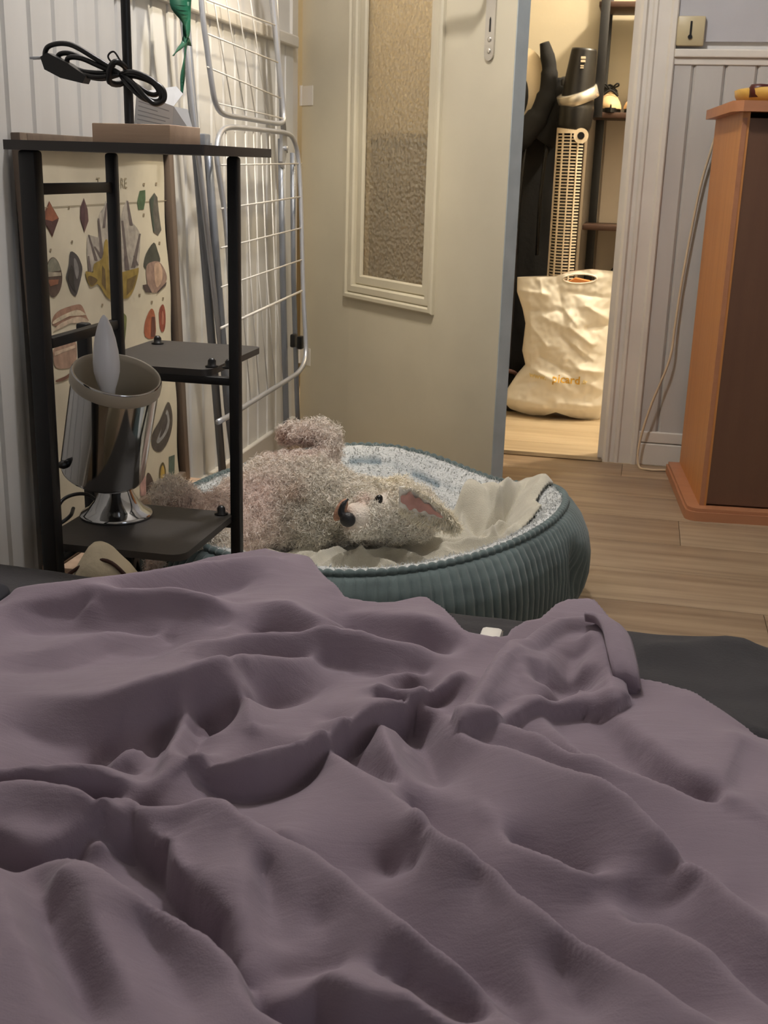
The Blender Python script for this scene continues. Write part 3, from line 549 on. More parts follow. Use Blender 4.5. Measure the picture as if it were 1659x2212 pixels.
MB().tube([Vector(p)+Od for p in [(-0.858, 2.416, 0.838), (-0.827, 2.356, 0.543), (-0.799, 2.335, 0.281)]], 0.0014, 10).build('wire', M['whitewire'], dr, True)
MB().tube([Vector(p)+Od for p in [(-0.858, 2.479, 0.84), (-0.826, 2.418, 0.537), (-0.8, 2.398, 0.281)]], 0.0014, 10).build('wire', M['whitewire'], dr, True)
MB().tube([Vector(p)+Od for p in [(-0.858, 2.535, 0.842), (-0.826, 2.473, 0.533), (-0.8, 2.458, 0.282)]], 0.0014, 10).build('wire', M['whitewire'], dr, True)
MB().tube([Vector(p)+Od for p in [(-0.859, 2.591, 0.844), (-0.825, 2.528, 0.528), (-0.8, 2.513, 0.282)]], 0.0014, 10).build('wire', M['whitewire'], dr, True)
MB().tube([Vector(p)+Od for p in [(-0.859, 2.652, 0.846), (-0.825, 2.588, 0.523), (-0.8, 2.571, 0.283)]], 0.0014, 10).build('wire', M['whitewire'], dr, True)
MB().tube([Vector(p)+Od for p in [(-0.881, 2.296, 1.082), (-0.881, 2.771, 1.085)]], 0.0017, 10).build('wire', M['whitewire'], dr, True)
MB().tube([Vector(p)+Od for p in [(-0.876, 2.293, 1.019), (-0.875, 2.766, 1.004)]], 0.0017, 10).build('wire', M['whitewire'], dr, True)
MB().tube([Vector(p)+Od for p in [(-0.872, 2.295, 0.956), (-0.869, 2.77, 0.925)]], 0.0017, 10).build('wire', M['whitewire'], dr, True)
MB().tube([Vector(p)+Od for p in [(-0.887, 2.308, 1.154), (-0.888, 2.764, 1.179)]], 0.0017, 10).build('wire', M['whitewire'], dr, True)
MB().tube([Vector(p)+Od for p in [(-0.867, 2.324, 0.891), (-0.866, 2.774, 0.88)]], 0.0017, 10).build('wire', M['whitewire'], dr, True)
MB().tube([Vector(p)+Od for p in [(-0.891, 2.328, 1.207), (-0.865, 2.428, 0.865)]], 0.0014, 10).build('wire', M['whitewire'], dr, True)
MB().tube([Vector(p)+Od for p in [(-0.892, 2.403, 1.22), (-0.865, 2.503, 0.868)]], 0.0014, 10).build('wire', M['whitewire'], dr, True)
MB().tube([Vector(p)+Od for p in [(-0.892, 2.473, 1.233), (-0.865, 2.572, 0.871)]], 0.0014, 10).build('wire', M['whitewire'], dr, True)
MB().tube([Vector(p)+Od for p in [(-0.894, 2.563, 1.249), (-0.866, 2.659, 0.875)]], 0.0014, 10).build('wire', M['whitewire'], dr, True)
MB().tube([Vector(p)+Od for p in [(-0.913, 2.767, 1.39), (-0.904, 2.779, 1.239), (-0.899, 2.789, 1.142), (-0.892, 2.811, 1.033), (-0.886, 2.824, 0.941), (-0.883, 2.819, 0.875)]], 0.005, 10).build('panel_frame', M['steel'], dr, True)
MB().tube([Vector(p)+Od for p in [(-0.905, 2.217, 1.32), (-0.905, 2.456, 0.004)]], 0.0092, 12).build('leg', M['pole'], dr, True)
MB().tube([Vector(p)+Od for p in [(-0.885, 2.123, 1.32), (-0.885, 2.492, 0.004)]], 0.006, 12).build('leg', M['steel'], dr, True)
MB().tube([Vector(p)+Od for p in [(-0.88, 2.311, 0.812), (-0.88, 2.359, 0.54), (-0.88, 2.413, 0.248), (-0.88, 2.458, 0.096)]], 0.0088, 12).build('leg', M['pole'], dr, True)
MB().tube([Vector(p)+Od for p in [(-0.87, 2.776, 0.834), (-0.87, 2.794, 0.504), (-0.87, 2.826, 0.143), (-0.87, 2.835, 0.067)]], 0.008, 12).build('leg', M['pole'], dr, True)
MB().tube([Vector(p)+Od for p in [(-0.86, 2.839, 0.803), (-0.86, 2.853, 0.499), (-0.86, 2.894, 0.156), (-0.86, 2.909, 0.064)]], 0.0065, 12).build('leg', M['pole'], dr, True)
MB().tube([Vector(p)+Od for p in [(-0.9, 2.8, 1.243), (-0.9, 2.844, 1.047), (-0.9, 2.907, 0.803)]], 0.007, 12).build('leg', M['steel'], dr, True)
MB().box(Vector((-0.875, 2.28, 0.818))+Od-Vector((.008,.016,.022)), Vector((-0.875, 2.28, 0.818))+Od+Vector((.008,.016,.012)), bev=.003).build('joint_cap', M['pole'], dr, 'auto')
MB().prism([(-.018,.04),(.018,.03),(.012,-.02),(-.008,-.045),(-.02,-.03)], -.004, .004, lambda u,v,d: Vector((-0.865, 2.779, 0.812))+Od+Vector((d,u,v))).lathe([(.006,0),(.006,.006),(.003,.008)],12, Matrix.Translation(Vector((-0.865, 2.779, 0.812))+Od+Vector((.004,0,0))) @ Matrix.Rotation(math.pi/2,4,'Y')).build('hinge_plate', M['steel'], dr, 'auto')
MB().box(Vector((-0.85, 2.823, 0.344))+Od-Vector((.007,.011,.017)), Vector((-0.85, 2.823, 0.344))+Od+Vector((.007,.011,.017)), bev=.004).build('clip', M['blackplastic'], dr, 'auto')
MB().box(Vector((-0.845, 2.869, 0.333))+Od-Vector((.007,.011,.017)), Vector((-0.845, 2.869, 0.333))+Od+Vector((.007,.011,.017)), bev=.004).build('clip', M['blackplastic'], dr, 'auto')
for y in (2.43, 2.86): MB().lathe([(.011, 0), (.012, .003), (.009, .02)], 12, Matrix.Translation(Vector((-.89, y, 0))+Od)).build('rubber_foot', M['blackplastic'], dr, True)
# ---- green ribbon
gr = empty('green_ribbon', (-.88, 2.13, .9), 'dark green ribbon hanging from the folded drying rack', 'ribbon')
def ribbon(P, w, nm='ribbon_strip'):
    P = spline([Vector(p) for p in P], 6); v = []; f = []
    for i, p in enumerate(P):
        ww = w*(1-.75*(i/(len(P)-1))**2); a = .5+.9*math.sin(i*.35); d = Vector((math.sin(a)*.6, math.cos(a), 0))*ww
        v += [p-d, p+d, p+d+Vector((.0012, 0, 0)), p-d+Vector((.0012, 0, 0))]
    for i in range(len(P)-1):
        for j in range(4): f.append((4*i+j, 4*i+(j+1) % 4, 4*i+4+(j+1) % 4, 4*i+4+j))
    f += [(3, 2, 1, 0), tuple(len(v)-4+j for j in range(4))]
    return MB().add([p-Vector((-.88, 2.13, .9)) for p in v], f).build(nm, M['green'], gr, True)
ribbon([(-.868, 2.15, 1.16), (-.868, 2.14, 1.06), (-.868, 2.17, 1.02), (-.868, 2.19, .985)], .026)
ribbon([(-.868, 2.19, 1.10), (-.868, 2.18, 1.03), (-.868, 2.172, .98), (-.868, 2.155, .93), (-.868, 2.148, .897)], .011)
ribbon([(-.868, 2.175, 1.0), (-.868, 2.16, .985), (-.868, 2.125, .968), (-.868, 2.11, .96)], .008)
bx = empty('wooden_box', (-.89, 1.99, 0), 'low grey-brown wooden box on the floor carrying the framed chart', 'box')
MB().box((-.045, -.33, 0), (.055, .27, .118), bev=.003).build('box_body', M['frame'], bx, 'auto')
MB().box((-.047, -.333, .108), (.058, .273, .1205), bev=.002).build('box_lid', M['lightwood'], bx, 'auto')
# ================================================================= CABINET (right)
cz = empty('cabinet', (.186, 2.715, 0), 'orange-brown wooden cabinet with a darker front at the right beside the panelled wall', 'cabinet', rz=R(4.8))
# local: x right along front, y back
MB().box((.0, .0, .028), (.016, .42, .913)).build('side_panel', M['cab'], cz)
MB().box((.504, .0, .028), (.52, .43, .913)).build('side_panel', M['cab'], cz)
MB().box((.016, .41, .028), (.504, .42, .913)).build('back_panel', M['cabdark'], cz)
MB().box((.0, -.001, .03), (.0105, .001, .90)).build('edge_strip', M['cabtrim'], cz)
dl = MB().box((.013, .001, .034), (.258, .016, .900), bev=.001).build('door', M['cabdark'], cz)
MB().lathe([(.009, 0), (.012, .012), (.007, .018)], 16, Matrix.Translation((.225, .001, .55)) @ Matrix.Rotation(R(90), 4, 'X')).build('knob', M['cabtrim'], dl, True)
dl = MB().box((.262, .001, .034), (.507, .016, .900), bev=.001).build('door', M['cabdark'], cz)
MB().lathe([(.009, 0), (.012, .012), (.007, .018)], 16, Matrix.Translation((.295, .001, .55)) @ Matrix.Rotation(R(90), 4, 'X')).build('knob', M['cabtrim'], dl, True)
MB().prism([(-.024, .425), (-.024, -.0), (-.004, -.026), (.524, -.026), (.544, 0), (.544, .425)], .912, .934, lambda u, v, d: (u, v, d)).build('cabinet_top', M['cabtrim'], cz, 'auto')
pl = [(-.034, .425), (-.034, .02)]+[(-.004-.03*math.cos(a), -.005-.03*math.sin(a)) for a in np.linspace(.3, 1.5, 6)]+[(.524, -.034), (.550, .02), (.550, .425)]
MB().prism(pl, .0, .022, lambda u, v, d: (u, v, d)).build('plinth', M['cabtrim'], cz, 'auto')
MB().prism([(a*.985+.004, b*.98+.004) for a, b in pl], .022, .03, lambda u, v, d: (u, v, d)).build('plinth_step', M['cabtrim'], cz, 'auto')
ty = empty('round_tray', (.33, 2.88, .934), 'golden round wooden dish on top of the orange-brown cabinet', 'tray')
MB().lathe([(0, 0), (.13, 0), (.148, .006), (.155, .018), (.157, .03), (.150, .033), (.142, .022), (.12, .012), (0, .010)], 64, cap=False).build('dish', M['gold'], ty, True)
kb = empty('red_lid', (.222, 2.80, .96), 'small dark red lid lying in the golden dish', 'lid')
MB().lathe([(0, -.014), (.022, -.014), (.024, .006), (.020, .013), (0, .015)], 24, cap=False).build('lid_cap', M['darkred'], kb, True)
wc = [(.17, 3.178, .93), (.148, 3.182, .834), (.13, 3.182, .731), (.111, 3.182, .519), (.104, 3.178, .39), (.098, 3.17, .30), (.06, 3.168, .168), (.04, 3.168, .063), (.044, 3.155, .006), (.07, 3.13, .004), (.11, 3.135, .004), (.20, 3.17, .004)]
tag(MB().tube(wc, .0032, 8, smooth=8).build('electric_cable', M['cord'], None, True), 'cream cord hanging beside the cabinet and looping on the floor', 'cable')
# ================================================================= HALLWAY THINGS
tf = empty('tower_heater', (-.253, 3.96, 0), 'tall warm white slatted tower fan with black head in the hallway', 'fan')
def cyl(nm, prof, m, tl=(0, 0, 0), par=tf, n=40): return MB().lathe(prof, n, Matrix.Translation(tl)).build(nm, m, par, True)
cyl('base_disc', [(0, 0), (.115, 0), (.115, .018), (.05, .03), (0, .03)], M['blackplastic'])
cyl('core', [(.043, .03), (.043, .90)], M['blackplastic'])
# white shell: back half + frame strips at the front
def arc(r, a0, a1, z0, z1, t, n=10):
    v = []; f = []
    for i in range(n+1):
        a = R(a0+(a1-a0)*i/n)
        for rr, z in ((r, z0), (r+t, z0), (r+t, z1), (r, z1)): v.append((rr*math.sin(a), -rr*math.cos(a), z))
    for i in range(n):
        for j in range(4): f.append((4*i+j, 4*i+(j+1) % 4, 4*i+4+(j+1) % 4, 4*i+4+j))
    f += [(3, 2, 1, 0), (4*n, 4*n+1, 4*n+2, 4*n+3)]
    return v, f
for a in (-78, -34, -2, 26): MB().add(*arc(.046, a-2.6, a+2.6, .06, .905, .005, 3)).build('grille_bar', M['fanw'], tf)
mb = MB()
for k in range(84): mb.add(*arc(.0445, -78, 52, .065+k*.0100, .0690+k*.0100, .0035, 6))
mb.build('grille', M['fanw'], tf, kind='stuff')
MB().add(*arc(.045, 60, 282, .03, .90, .004, 20)).build('rear_shell', mat('grey shell', srgb(120, 108, 92), .5), tf)
MB().add(*arc(.0455, -82, 55, .895, .912, .0065, 16)).add(*arc(.0455, -86, -76, .03, .91, .0065, 4)).build('grille_frame', M['fanw'], tf)
MB().lathe([(.0, 0), (.0235, 0), (.0235, .007), (.0, .007)], 28, Matrix.Translation((.03, -.050, .888)) @ Matrix.Rotation(R(90), 4, 'X')).build('tilt_ring', M['fanw'], tf, 'auto')
MB().lathe([(0, 0), (.0115, 0), (.0115, .0078), (0, .0078)], 20, Matrix.Translation((.03, -.0505, .888)) @ Matrix.Rotation(R(90), 4, 'X'), cap=False).build('ring_hole', M['blackplastic'], tf, 'auto')
hd = Matrix.Translation((0, 0, .90)) @ Matrix.Rotation(R(4), 4, 'Y')
MB().lathe([(.050, 0), (.056, .02), (.058, .07), (.052, .10)], 40, hd).build('head_lower', M['blackplastic'], tf, True)
rg = hd @ Matrix.Translation((0, 0, .11)) @ Matrix.Rotation(R(-22), 4, 'Y') @ Matrix.Rotation(R(14), 4, 'X')
MB().lathe([(.055, -.018), (.066, -.016), (.066, .016), (.055, .018)], 40, rg).build('ring_band', M['silver'], tf, True)
MB().lathe([(.052, .10), (.049, .16), (.041, .245), (.040, .252), (0, .256)], 40, hd, cap=False).build('head_upper', M['blackplastic'], tf, True)
mb = MB()
for i, (w, z) in enumerate(((.014, .218), (.014, .208), (.010, .196), (.010, .19))): mb.box((.012, -.0535-.0012*(z<.2), z+.90), (.012+w, -.040, z+.90+(.007 if i < 2 else .003)))
mb.build('head_label', M['fanw'], tf)
# black round-backed bag and other bags left of the fan
bb = empty('rounded_bag', (-.40, 4.02, 0), 'black curved bag with a cream inner panel hanging behind the open door', 'bag')
def bt(P, r, nm, m, k=6): return MB().tube([Vector(p)-Vector((-.40, 4.02, 0)) for p in P], r, 14, smooth=k).build(nm, m, bb, True)
bt([(-0.37, 4.03, 1.176), (-0.36, 4.03, 1.144), (-0.348, 4.03, 1.095), (-0.349, 4.03, 1.024), (-0.37, 4.03, 0.957), (-0.414, 4.03, 0.899), (-0.466, 4.03, 0.861)], [.016, .017, .018, .019, .020, .021, .022]+[.024]*6+[.028]*6+[.034]*6+[.040]*6+[.045]*12, 'padded_edge', M['blackcloth'])
bt([(-.315, 4.06, 1.07), (-.310, 4.06, 1.0), (-.325, 4.06, .93), (-.36, 4.06, .87)], [.032]*3+[.044]*16, 'side_panel', M['blackcloth'])
v = [(-.435+.078*math.cos(t)*(1 if math.cos(t) > 0 else 1.2), 4.055, 1.045+.118*math.sin(t)) for t in np.linspace(0, 2*math.pi, 28, endpoint=False)]
MB().prism([(p[0]+.40, p[2]) for p in v], .03, .045, lambda a, b, d: (a, d, b)).build('cream_panel', M['creamp'], bb, 'auto')
MB().lathe([(.0, 0), (.06, .0), (.062, .02), (0, .026)], 28, Matrix.Translation((-.073, .028, 1.01)) @ Matrix.Rotation(R(90), 4, 'X') @ Matrix.Diagonal((1, 1.5, 1, 1)), cap=False).build('round_pocket', M['blackcloth'], bb, True)
MB().lathe([(.018, 0), (.024, .01), (.024, .035), (.012, .045)], 20, Matrix.Translation((.105, .03, 1.03))).build('handle', M['blackplastic'], bb, True)
def softbox(nm, a, b, m, par, off, amp=.01, n=14, sd=0):
    bm = bmesh.new(); bmesh.ops.create_cube(bm, size=1); bmesh.ops.subdivide_edges(bm, edges=bm.edges[:], cuts=n, use_grid_fill=True)
    c = (Vector(a)+Vector(b))/2; h = (Vector(b)-Vector(a))/2
    v = []
    for q in bm.verts:
        p = q.co*2; e = 5.0; k = (abs(p.x)**e+abs(p.y)**e+abs(p.z)**e)**(1/e); p = p/k
        w = Vector((p.x*h.x, p.y*h.y, p.z*h.z))+c; nn = p.normalized()*amp*noise.noise(w*16+Vector((sd, 0, 0)))
        v.append(w+nn-Vector(off))
    f = [[w.index for w in q.verts] for q in bm.faces]; bm.free()
    return MB().add(v, f).build(nm, m, par, True)
bg = empty('tall_bag', (-.35, 4.10, 0), 'tall black cloth bag standing behind the white shopping bag', 'bag')
softbox('bag_body', (-.47, 4.09, 0), (-.285, 4.22, .93), M['blackcloth'], bg, (-.35, 4.10, 0), .012)
for x in (-.42, -.35): MB().tube([(x+.35, -.062, .5), (x+.35, -.07, .7), (x+.36, -.055, .88)], .006, 8, smooth=4).build('strap', M['blackplastic'], bg, True)
sc = empty('suitcase', (-.45, 3.93, 0), 'black hard suitcase with grey edge trim half hidden by the door edge', 'suitcase')
softbox('case_shell', (-.58, 3.86, .03), (-.408, 4.0, .66), mat('glossy black shell', srgb(40, 36, 34), .3), sc, (-.45, 3.93, 0), .002, 10)
for x in (-.455, -.425): MB().tube([(x+.45, -.07, .08), (x+.45, -.074, .3), (x+.45, -.07, .60)], .0045, 8).build('rib', M['pole'], sc, True)
for x in (-.10, .02):
    MB().lathe([(0, -.01), (.018, -.01), (.018, .01), (0, .01)], 16, Matrix.Translation((x, -.03, .02)) @ Matrix.Rotation(R(90), 4, 'X'), cap=False).build('wheel', M['blackplastic'], sc, 'auto')
cc = empty('brown_cable', (-.40, 3.83, 0), 'coil of reddish brown cable on the floor left of the white bag', 'cable')
for k in range(5):
    a = [(.035*math.cos(t)*(1+.15*k), .02*math.sin(t*1+k), .075+.055*math.sin(t)*(1-.1*k)+.006*k) for t in np.linspace(0, 2*math.pi, 12, endpoint=False)]
    MB().tube(a, .0045, 8, closed=True, smooth=3).build('coil', M['brown'], cc, True)
MB().box((-.05, -.03, 0), (.05, .03, .02), bev=.004).build('plug_block', M['blackplastic'], cc, 'auto')
# shoe rack
sr = empty('shoe_rack', (.0, 4.1, 0), 'dark brown shoe rack with black posts against the hallway wall', 'rack')
for z in (1.305, .968, .607, .30):
    MB().box((-.205, -.04, z-.018), (.42, .17, z), bev=.003).build('shelf_board', M['rackwood'], sr, 'auto')
for x, y in ((-.181, -.055), (-.181, .16), (.40, -.045), (.40, .16)):
    MB().box((x-.014, y-.014, 0), (x+.014, y+.014, 1.46 if y > 0 or x > 0 else 1.31), bev=.002).build('post', M['black'], sr, 'auto') if not (x < 0 and y < 0) else MB().box((-.197, -.062, .95), (-.168, -.041, 1.31), bev=.002).build('post', M['black'], sr, 'auto')
def shoe(loc, label, rz, m1, m2):
    s = empty('shoe', loc, label, 'shoe', 'shoes on the hallway rack', rz)
    A = []
    for i, t in enumerate(np.linspace(0, 1, 18)):   # along the foot, toe at -y
        y = -.10+.24*t; w = .038*(1-abs(2*t-1)**3.2)**.5*(1.0 if t < .5 else .9)+.003; h = .03+.032*min(1, max(0, t-.12)/.45)+.018*max(0, t-.6)/.4
        if t < .12: h *= .45+.55*t/.12
        A.append([(w*math.cos(a), y, max(0, math.sin(a))*h+.012) for a in np.linspace(0, math.pi, 12)])
    npgrid_obj('upper', np.array(A), m1, s)
    pr_ = [(.041*math.cos(a)*(1-.1*(math.sin(a) > 0)), .02+.124*math.sin(a)) for a in np.linspace(0, 2*math.pi, 24, endpoint=False)]
    MB().prism(pr_, 0, .014, lambda u, v, d: (u, v, d)).build('sole', m2, s, 'auto')
    MB().lathe([(.022, 0), (.028, .012), (.024, .016)], 16, Matrix.Translation((0, .085, .062)) @ Matrix.Diagonal((1, 1.7, 1, 1))).build('collar', M['blackcloth'], s, True)
    for k in range(3): MB().tube([(-.026, -.02+.028*k, .055+.008*k), (0, -.024+.028*k, .072+.01*k), (.026, -.02+.028*k, .055+.008*k)], .0042, 6, smooth=4).build('lace', M['blackcloth'], s, True)
    MB().tube([(0, .0, .075), (-.018, -.02, .092), (-.024, -.005, .088), (0, .004, .078), (.02, -.02, .094), (.026, 0, .088), (0, .006, .078)], .003, 6, smooth=4).build('lace', M['blackcloth'], s, True)
shoe((-.152, 4.155, .968), 'black laced shoe with a tan toe, left of the pair on the rack', .1, M['tan'], M['blackplastic'])
shoe((-.058, 4.155, .968), 'black laced shoe with a tan toe, right of the pair beside the door frame', -.15, M['tan'], M['blackplastic'])
hb_ = empty('black_pouch', (0, 4.15, .30), 'black pouch on the low rack board behind the shopping bag handle', 'pouch')
softbox('pouch_body', (-.10, -.045, 0), (.13, .08, .172), M['blackcloth'], hb_, (0, 0, 0), .012)
# shopping bag
pb = empty('shopping_bag', (-.25, 3.78, 0), 'crumpled white plastic carrier bag with yellow print standing on the hallway floor', 'bag')
OUT = [(-.162, .053), (-.135, .09), (-.112, .135), (-.09, .165), (-.103, .20), (-.104, .26), (-.098, .32), (-.12, .352), (-.135, .40), (-.137, .446), (-.05, .455), (0, .465), (.03, .478), (.10, .484), (.175, .48), (.185, .40), (.175, .30), (.18, .15), (.175, .05), (.16, .004), (.12, .006), (.08, .018), (.035, .034), (-.01, .022), (-.07, .016), (-.12, .028)]
lo = [(-.162, .045), (-.112, .135), (-.09, .165), (-.104, .22), (-.098, .32), (-.137, .43), (-.137, .49)]
def bx0(z): return float(np.interp(z, [0, .03, .053, .135, .165, .21, .30, .345, .40, .50], [-.12, -.15, -.162, -.115, -.092, -.105, -.100, -.112, -.134, -.138]))
def bx1(z): return float(np.interp(z, [0, .05, .15, .30, .45, .5], [.16, .178, .18, .172, .18, .18]))
def btop(x): return float(np.interp(x, [-.14, -.06, -.01, .03, .10, .18], [.446, .452, .455, .472, .482, .478]))
def bbot(x): return float(np.interp(x, [-.165, -.12, -.06, -.01, .03, .07, .12, .16, .18], [.04, .016, .004, .008, .026, .008, .0, .0, .01]))
BR = [((-.13, .405), (-.03, .40), .006, .01), ((-.10, .34), (.02, .35), -.008, .016), ((-.09, .37), (-.075, .25), .006, .01), ((-.08, .30), (-.02, .235), .007, .012), ((-.04, .33), (.04, .30), .008, .02), ((.02, .27), (.10, .20), -.008, .012), ((.05, .30), (.12, .25), .009, .01), ((.06, .25), (.13, .20), .007, .008), ((-.08, .17), (.02, .125), .012, .012), ((-.04, .20), (.05, .16), -.010, .014), ((.02, .36), (.07, .31), .010, .014), ((.09, .37), (.17, .33), .010, .014), ((.10, .30), (.17, .31), -.008, .010), ((.09, .17), (.17, .16), .010, .010), ((.11, .13), (.17, .10), .008, .012), ((-.12, .10), (-.05, .12), -.006, .012), ((-.14, .06), (-.02, .05), .006, .016), ((.03, .06), (.15, .05), .008, .016), ((0, .43), (.02, .35), -.008, .012), ((-.06, .44), (-.05, .40), .005, .008), ((.03, .41), (.16, .395), -.006, .008)]
def bagy(x, z):
    u = (x-bx0(z))/(bx1(z)-bx0(z)); u = min(1, max(0, u)); d = .075*(math.sin(math.pi*u))**.55*(1-.78*max(0, (z-.12)/.36)**1.4)*(min(1, (z+.012)/.05))**.5
    for (a, b), (c_, e), am, w in BR:
        L2 = (c_-a)**2+(e-b)**2; t = min(1, max(0, ((x-a)*(c_-a)+(z-b)*(e-b))/L2)); q = math.hypot(x-a-t*(c_-a), z-b-t*(e-b)); d += am*math.exp(-abs(q/w)**1.3)*min(1, 6*u*(1-u)+.1)
    d += .004*noise.noise(Vector((x*22, z*22, 0)))+.0025*noise.noise(Vector((x*60, z*60, 3)))*min(1, 8*u*(1-u))
    return -d
nx, nz = 90, 120; hole = lambda x, z: ((x-.065)/.052)**2+((z-.452-.05*(x-.065))/.0135)**2 < 1
V = []; Fc = []
for side in (0, 1):
    base = len(V)
    for i in range(nz+1):
        for j in range(nx+1):
            t = i/nz; s_ = j/nx; x = bx0(t*.47)+s_*(bx1(t*.47)-bx0(t*.47)); z = bbot(x)+t*(btop(x)-bbot(x)); x = bx0(z)+s_*(bx1(z)-bx0(z))
            y = bagy(x, z) if side == 0 else -bagy(x, z)*.75
            V.append((x, y, z))
    for i in range(nz):
        for j in range(nx):
            q = [base+i*(nx+1)+j, base+i*(nx+1)+j+1, base+(i+1)*(nx+1)+j+1, base+(i+1)*(nx+1)+j]
            c0 = [sum(V[k][m_] for k in q)/4 for m_ in (0, 2)]
            if hole(*c0): continue
            Fc.append(tuple(q))
bgo = MB().add(V, Fc).build('bag_film', M['bagw'], pb, True)
rim = []
for a in np.linspace(0, 2*math.pi, 28, endpoint=False):
    x = .065+.053*math.cos(a); z = .452+.05*(x-.065)+.0145*math.sin(a); rim.append((x, bagy(x, z)-.001, z))
MB().tube(rim, .0028, 6, closed=True).build('handle_rim', M['bagw'], pb, True)
def bag_text(t, x0, z0, size, m):
    c = bpy.data.curves.new('t', 'FONT'); c.body = t; c.size = size; c.resolution_u = 2; c.offset = .0006; o = bpy.data.objects.new('t', c); S.collection.objects.link(o)
    bpy.context.view_layer.update(); me = bpy.data.meshes.new_from_object(o.evaluated_get(bpy.context.evaluated_depsgraph_get())); bpy.data.objects.remove(o)
    bm = bmesh.new(); bm.from_mesh(me); bmesh.ops.subdivide_edges(bm, edges=bm.edges[:], cuts=2); bm.to_mesh(me); bm.free()
    for q in me.vertices: x, z = x0+q.co.x, z0+q.co.y-.06*q.co.x; q.co = (x, bagy(x, z)-.0028, z)
    me.materials.append(m); link(bpy.data.objects.new('print_text', me), pb)
bag_text('picard', .004, .128, .036, M['yellowprint'])
faint = mat('faint ochre print', srgb(222, 202, 140), .5)
bag_text('www.', -.072, .134, .024, faint); bag_text('.fr', .098, .125, .02, faint)
ob = tag(MB().prism([(-.02, .03), (.10, .03), (.105, .425), (.075, .445), (.03, .452), (-.01, .43)], -.02, .02, lambda u, v, d: (u-.25+.02, d+3.785, v)).build('orange_packet', mat('orange card', srgb(214, 140, 80), .6), None, 'auto'), 'orange packet showing inside the white shopping bag handle hole', 'packet')
hc = empty('added_hall_cabinet', (-.86, 4.11, 0), 'dark taupe low cabinet added in the hallway to darken the obscure glass of the door', 'cabinet')  # added furniture, there to darken the lower part of the door pane
tm = mat('dark taupe paint', srgb(92, 80, 62), .6)
MB().box((-.22, -.14, .05), (.22, .14, .86), bev=.004).box((-.2, -.12, 0), (.2, .12, .05)).build('cabinet_body', tm, hc)
for x in (-.215, .003): dd = MB().box((x, -.158, .07), (x+.212, -.14, .84), bev=.002).build('door', tm, hc)
MB().box((-.23, -.165, .86), (.23, .15, .885), bev=.003).build('cabinet_top', tm, hc)
# ================================================================= DOG BED
DX, DY = -.45, 1.985
def ell_r(th): return 1/math.sqrt((math.cos(th)/.355)**2+(math.sin(th)/.41)**2)
def angd(a, b): return (a-b+math.pi) % (2*math.pi)-math.pi
def rimz(th): return .195+.015*math.cos(th)-.045*math.exp(-(angd(th, R(62))/.45)**2)+.012*math.cos(th*3+1)*.5
db = empty('dog_bed', (DX, DY, 0), 'round grey-green corduroy dog bed with a white fleecy lining beside the open door', 'pet bed')
NT = 160*10
PR = [(1.0, 1.0), (1.045, .955), (1.085, .87), (1.115, .75), (1.13, .6), (1.13, .45), (1.115, .3), (1.085, .17), (1.05, .07), (1.0, .012), (.9, .004)]
PRs = []
for i in range(len(PR)-1):
    for k in range(4): t = k/4; PRs.append((PR[i][0]*(1-t)+PR[i+1][0]*t, PR[i][1]*(1-t)+PR[i+1][1]*t))
PRs.append(PR[-1]); A = np.zeros((len(PRs), NT, 3))
dent = R(-13)
for j in range(NT):
    th = 2*math.pi*j/NT; r0 = ell_r(th); rz = rimz(th)
    for i, (a, b) in enumerate(PRs):
        z = b*rz; sl = .28*math.sin((1-b)*3)*math.exp(-(angd(th, dent+.10)/.22)**2)
        rib = .0062*(abs(math.cos(80*(th+sl*.35)))**.6-.6)*min(1, i/3)
        dn = -.030*math.exp(-(angd(th, dent)/.085)**2-((b-.50+1.2*(angd(th, dent)))/.20)**2)
        wob = .006*math.sin(th*7+2)*math.sin(b*3)
        r = r0*a+rib+dn+wob; A[i, j] = (r*math.cos(th), r*math.sin(th), max(z, .002))
npgrid_obj('corduroy_wall', A, M['cordu'], db, wrap=True)
# scalloped seam rope along the rim
NR = 160*6; rope = []
for j in range(NR):
    th = 2*math.pi*j/NR; r = ell_r(th)*1.004; rope.append((r*math.cos(th), r*math.sin(th), rimz(th)-.001))
MB().tube(rope, [.0046+.0034*abs(math.cos(80*2*math.pi*j/NR)) for j in range(NR)], 8, closed=True).build('seam_rope', M['cordu'], db, True)
# fleecy lining: rim, inner slope, cushion
def lining(th, q):   # q 0 centre .. 1 rim ; returns r, z
    r = ell_r(th)*q; rz = rimz(th)
    if q < .68: z = .085+.018*math.sin(q*2.1)
    else:
        t = (q-.68)/.32; z = .1025+(rz+.006-.1025)*(t*t*(3-2*t))**.8
        if q > .93: z -= .010*((q-.93)/.07)**2
    return r, z
flm = mat('white fleece', srgb(214, 216, 214), .95, var=.02, vscale=30, bump=.5, bscale=220, sheen=.4)
n_t, n_q = 420, 90; A = np.zeros((n_q, n_t, 3)); FC = np.zeros((n_q, n_t))
for i in range(n_q):
    for j in range(n_t):
        th = 2*math.pi*j/n_t; q = .02+.975*i/(n_q-1); r, z = lining(th, q)
        x, y = r*math.cos(th), r*math.sin(th)
        l = noise.noise(Vector((x*90, y*90, z*90)))*.5+noise.noise(Vector((x*40, y*40, z*40)))
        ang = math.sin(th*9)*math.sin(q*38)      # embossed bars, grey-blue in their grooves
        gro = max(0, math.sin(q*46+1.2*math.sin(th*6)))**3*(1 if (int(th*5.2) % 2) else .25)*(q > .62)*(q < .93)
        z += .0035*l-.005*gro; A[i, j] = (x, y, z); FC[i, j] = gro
fo = npgrid_obj('fleece_lining', A, flm, db, wrap=True)
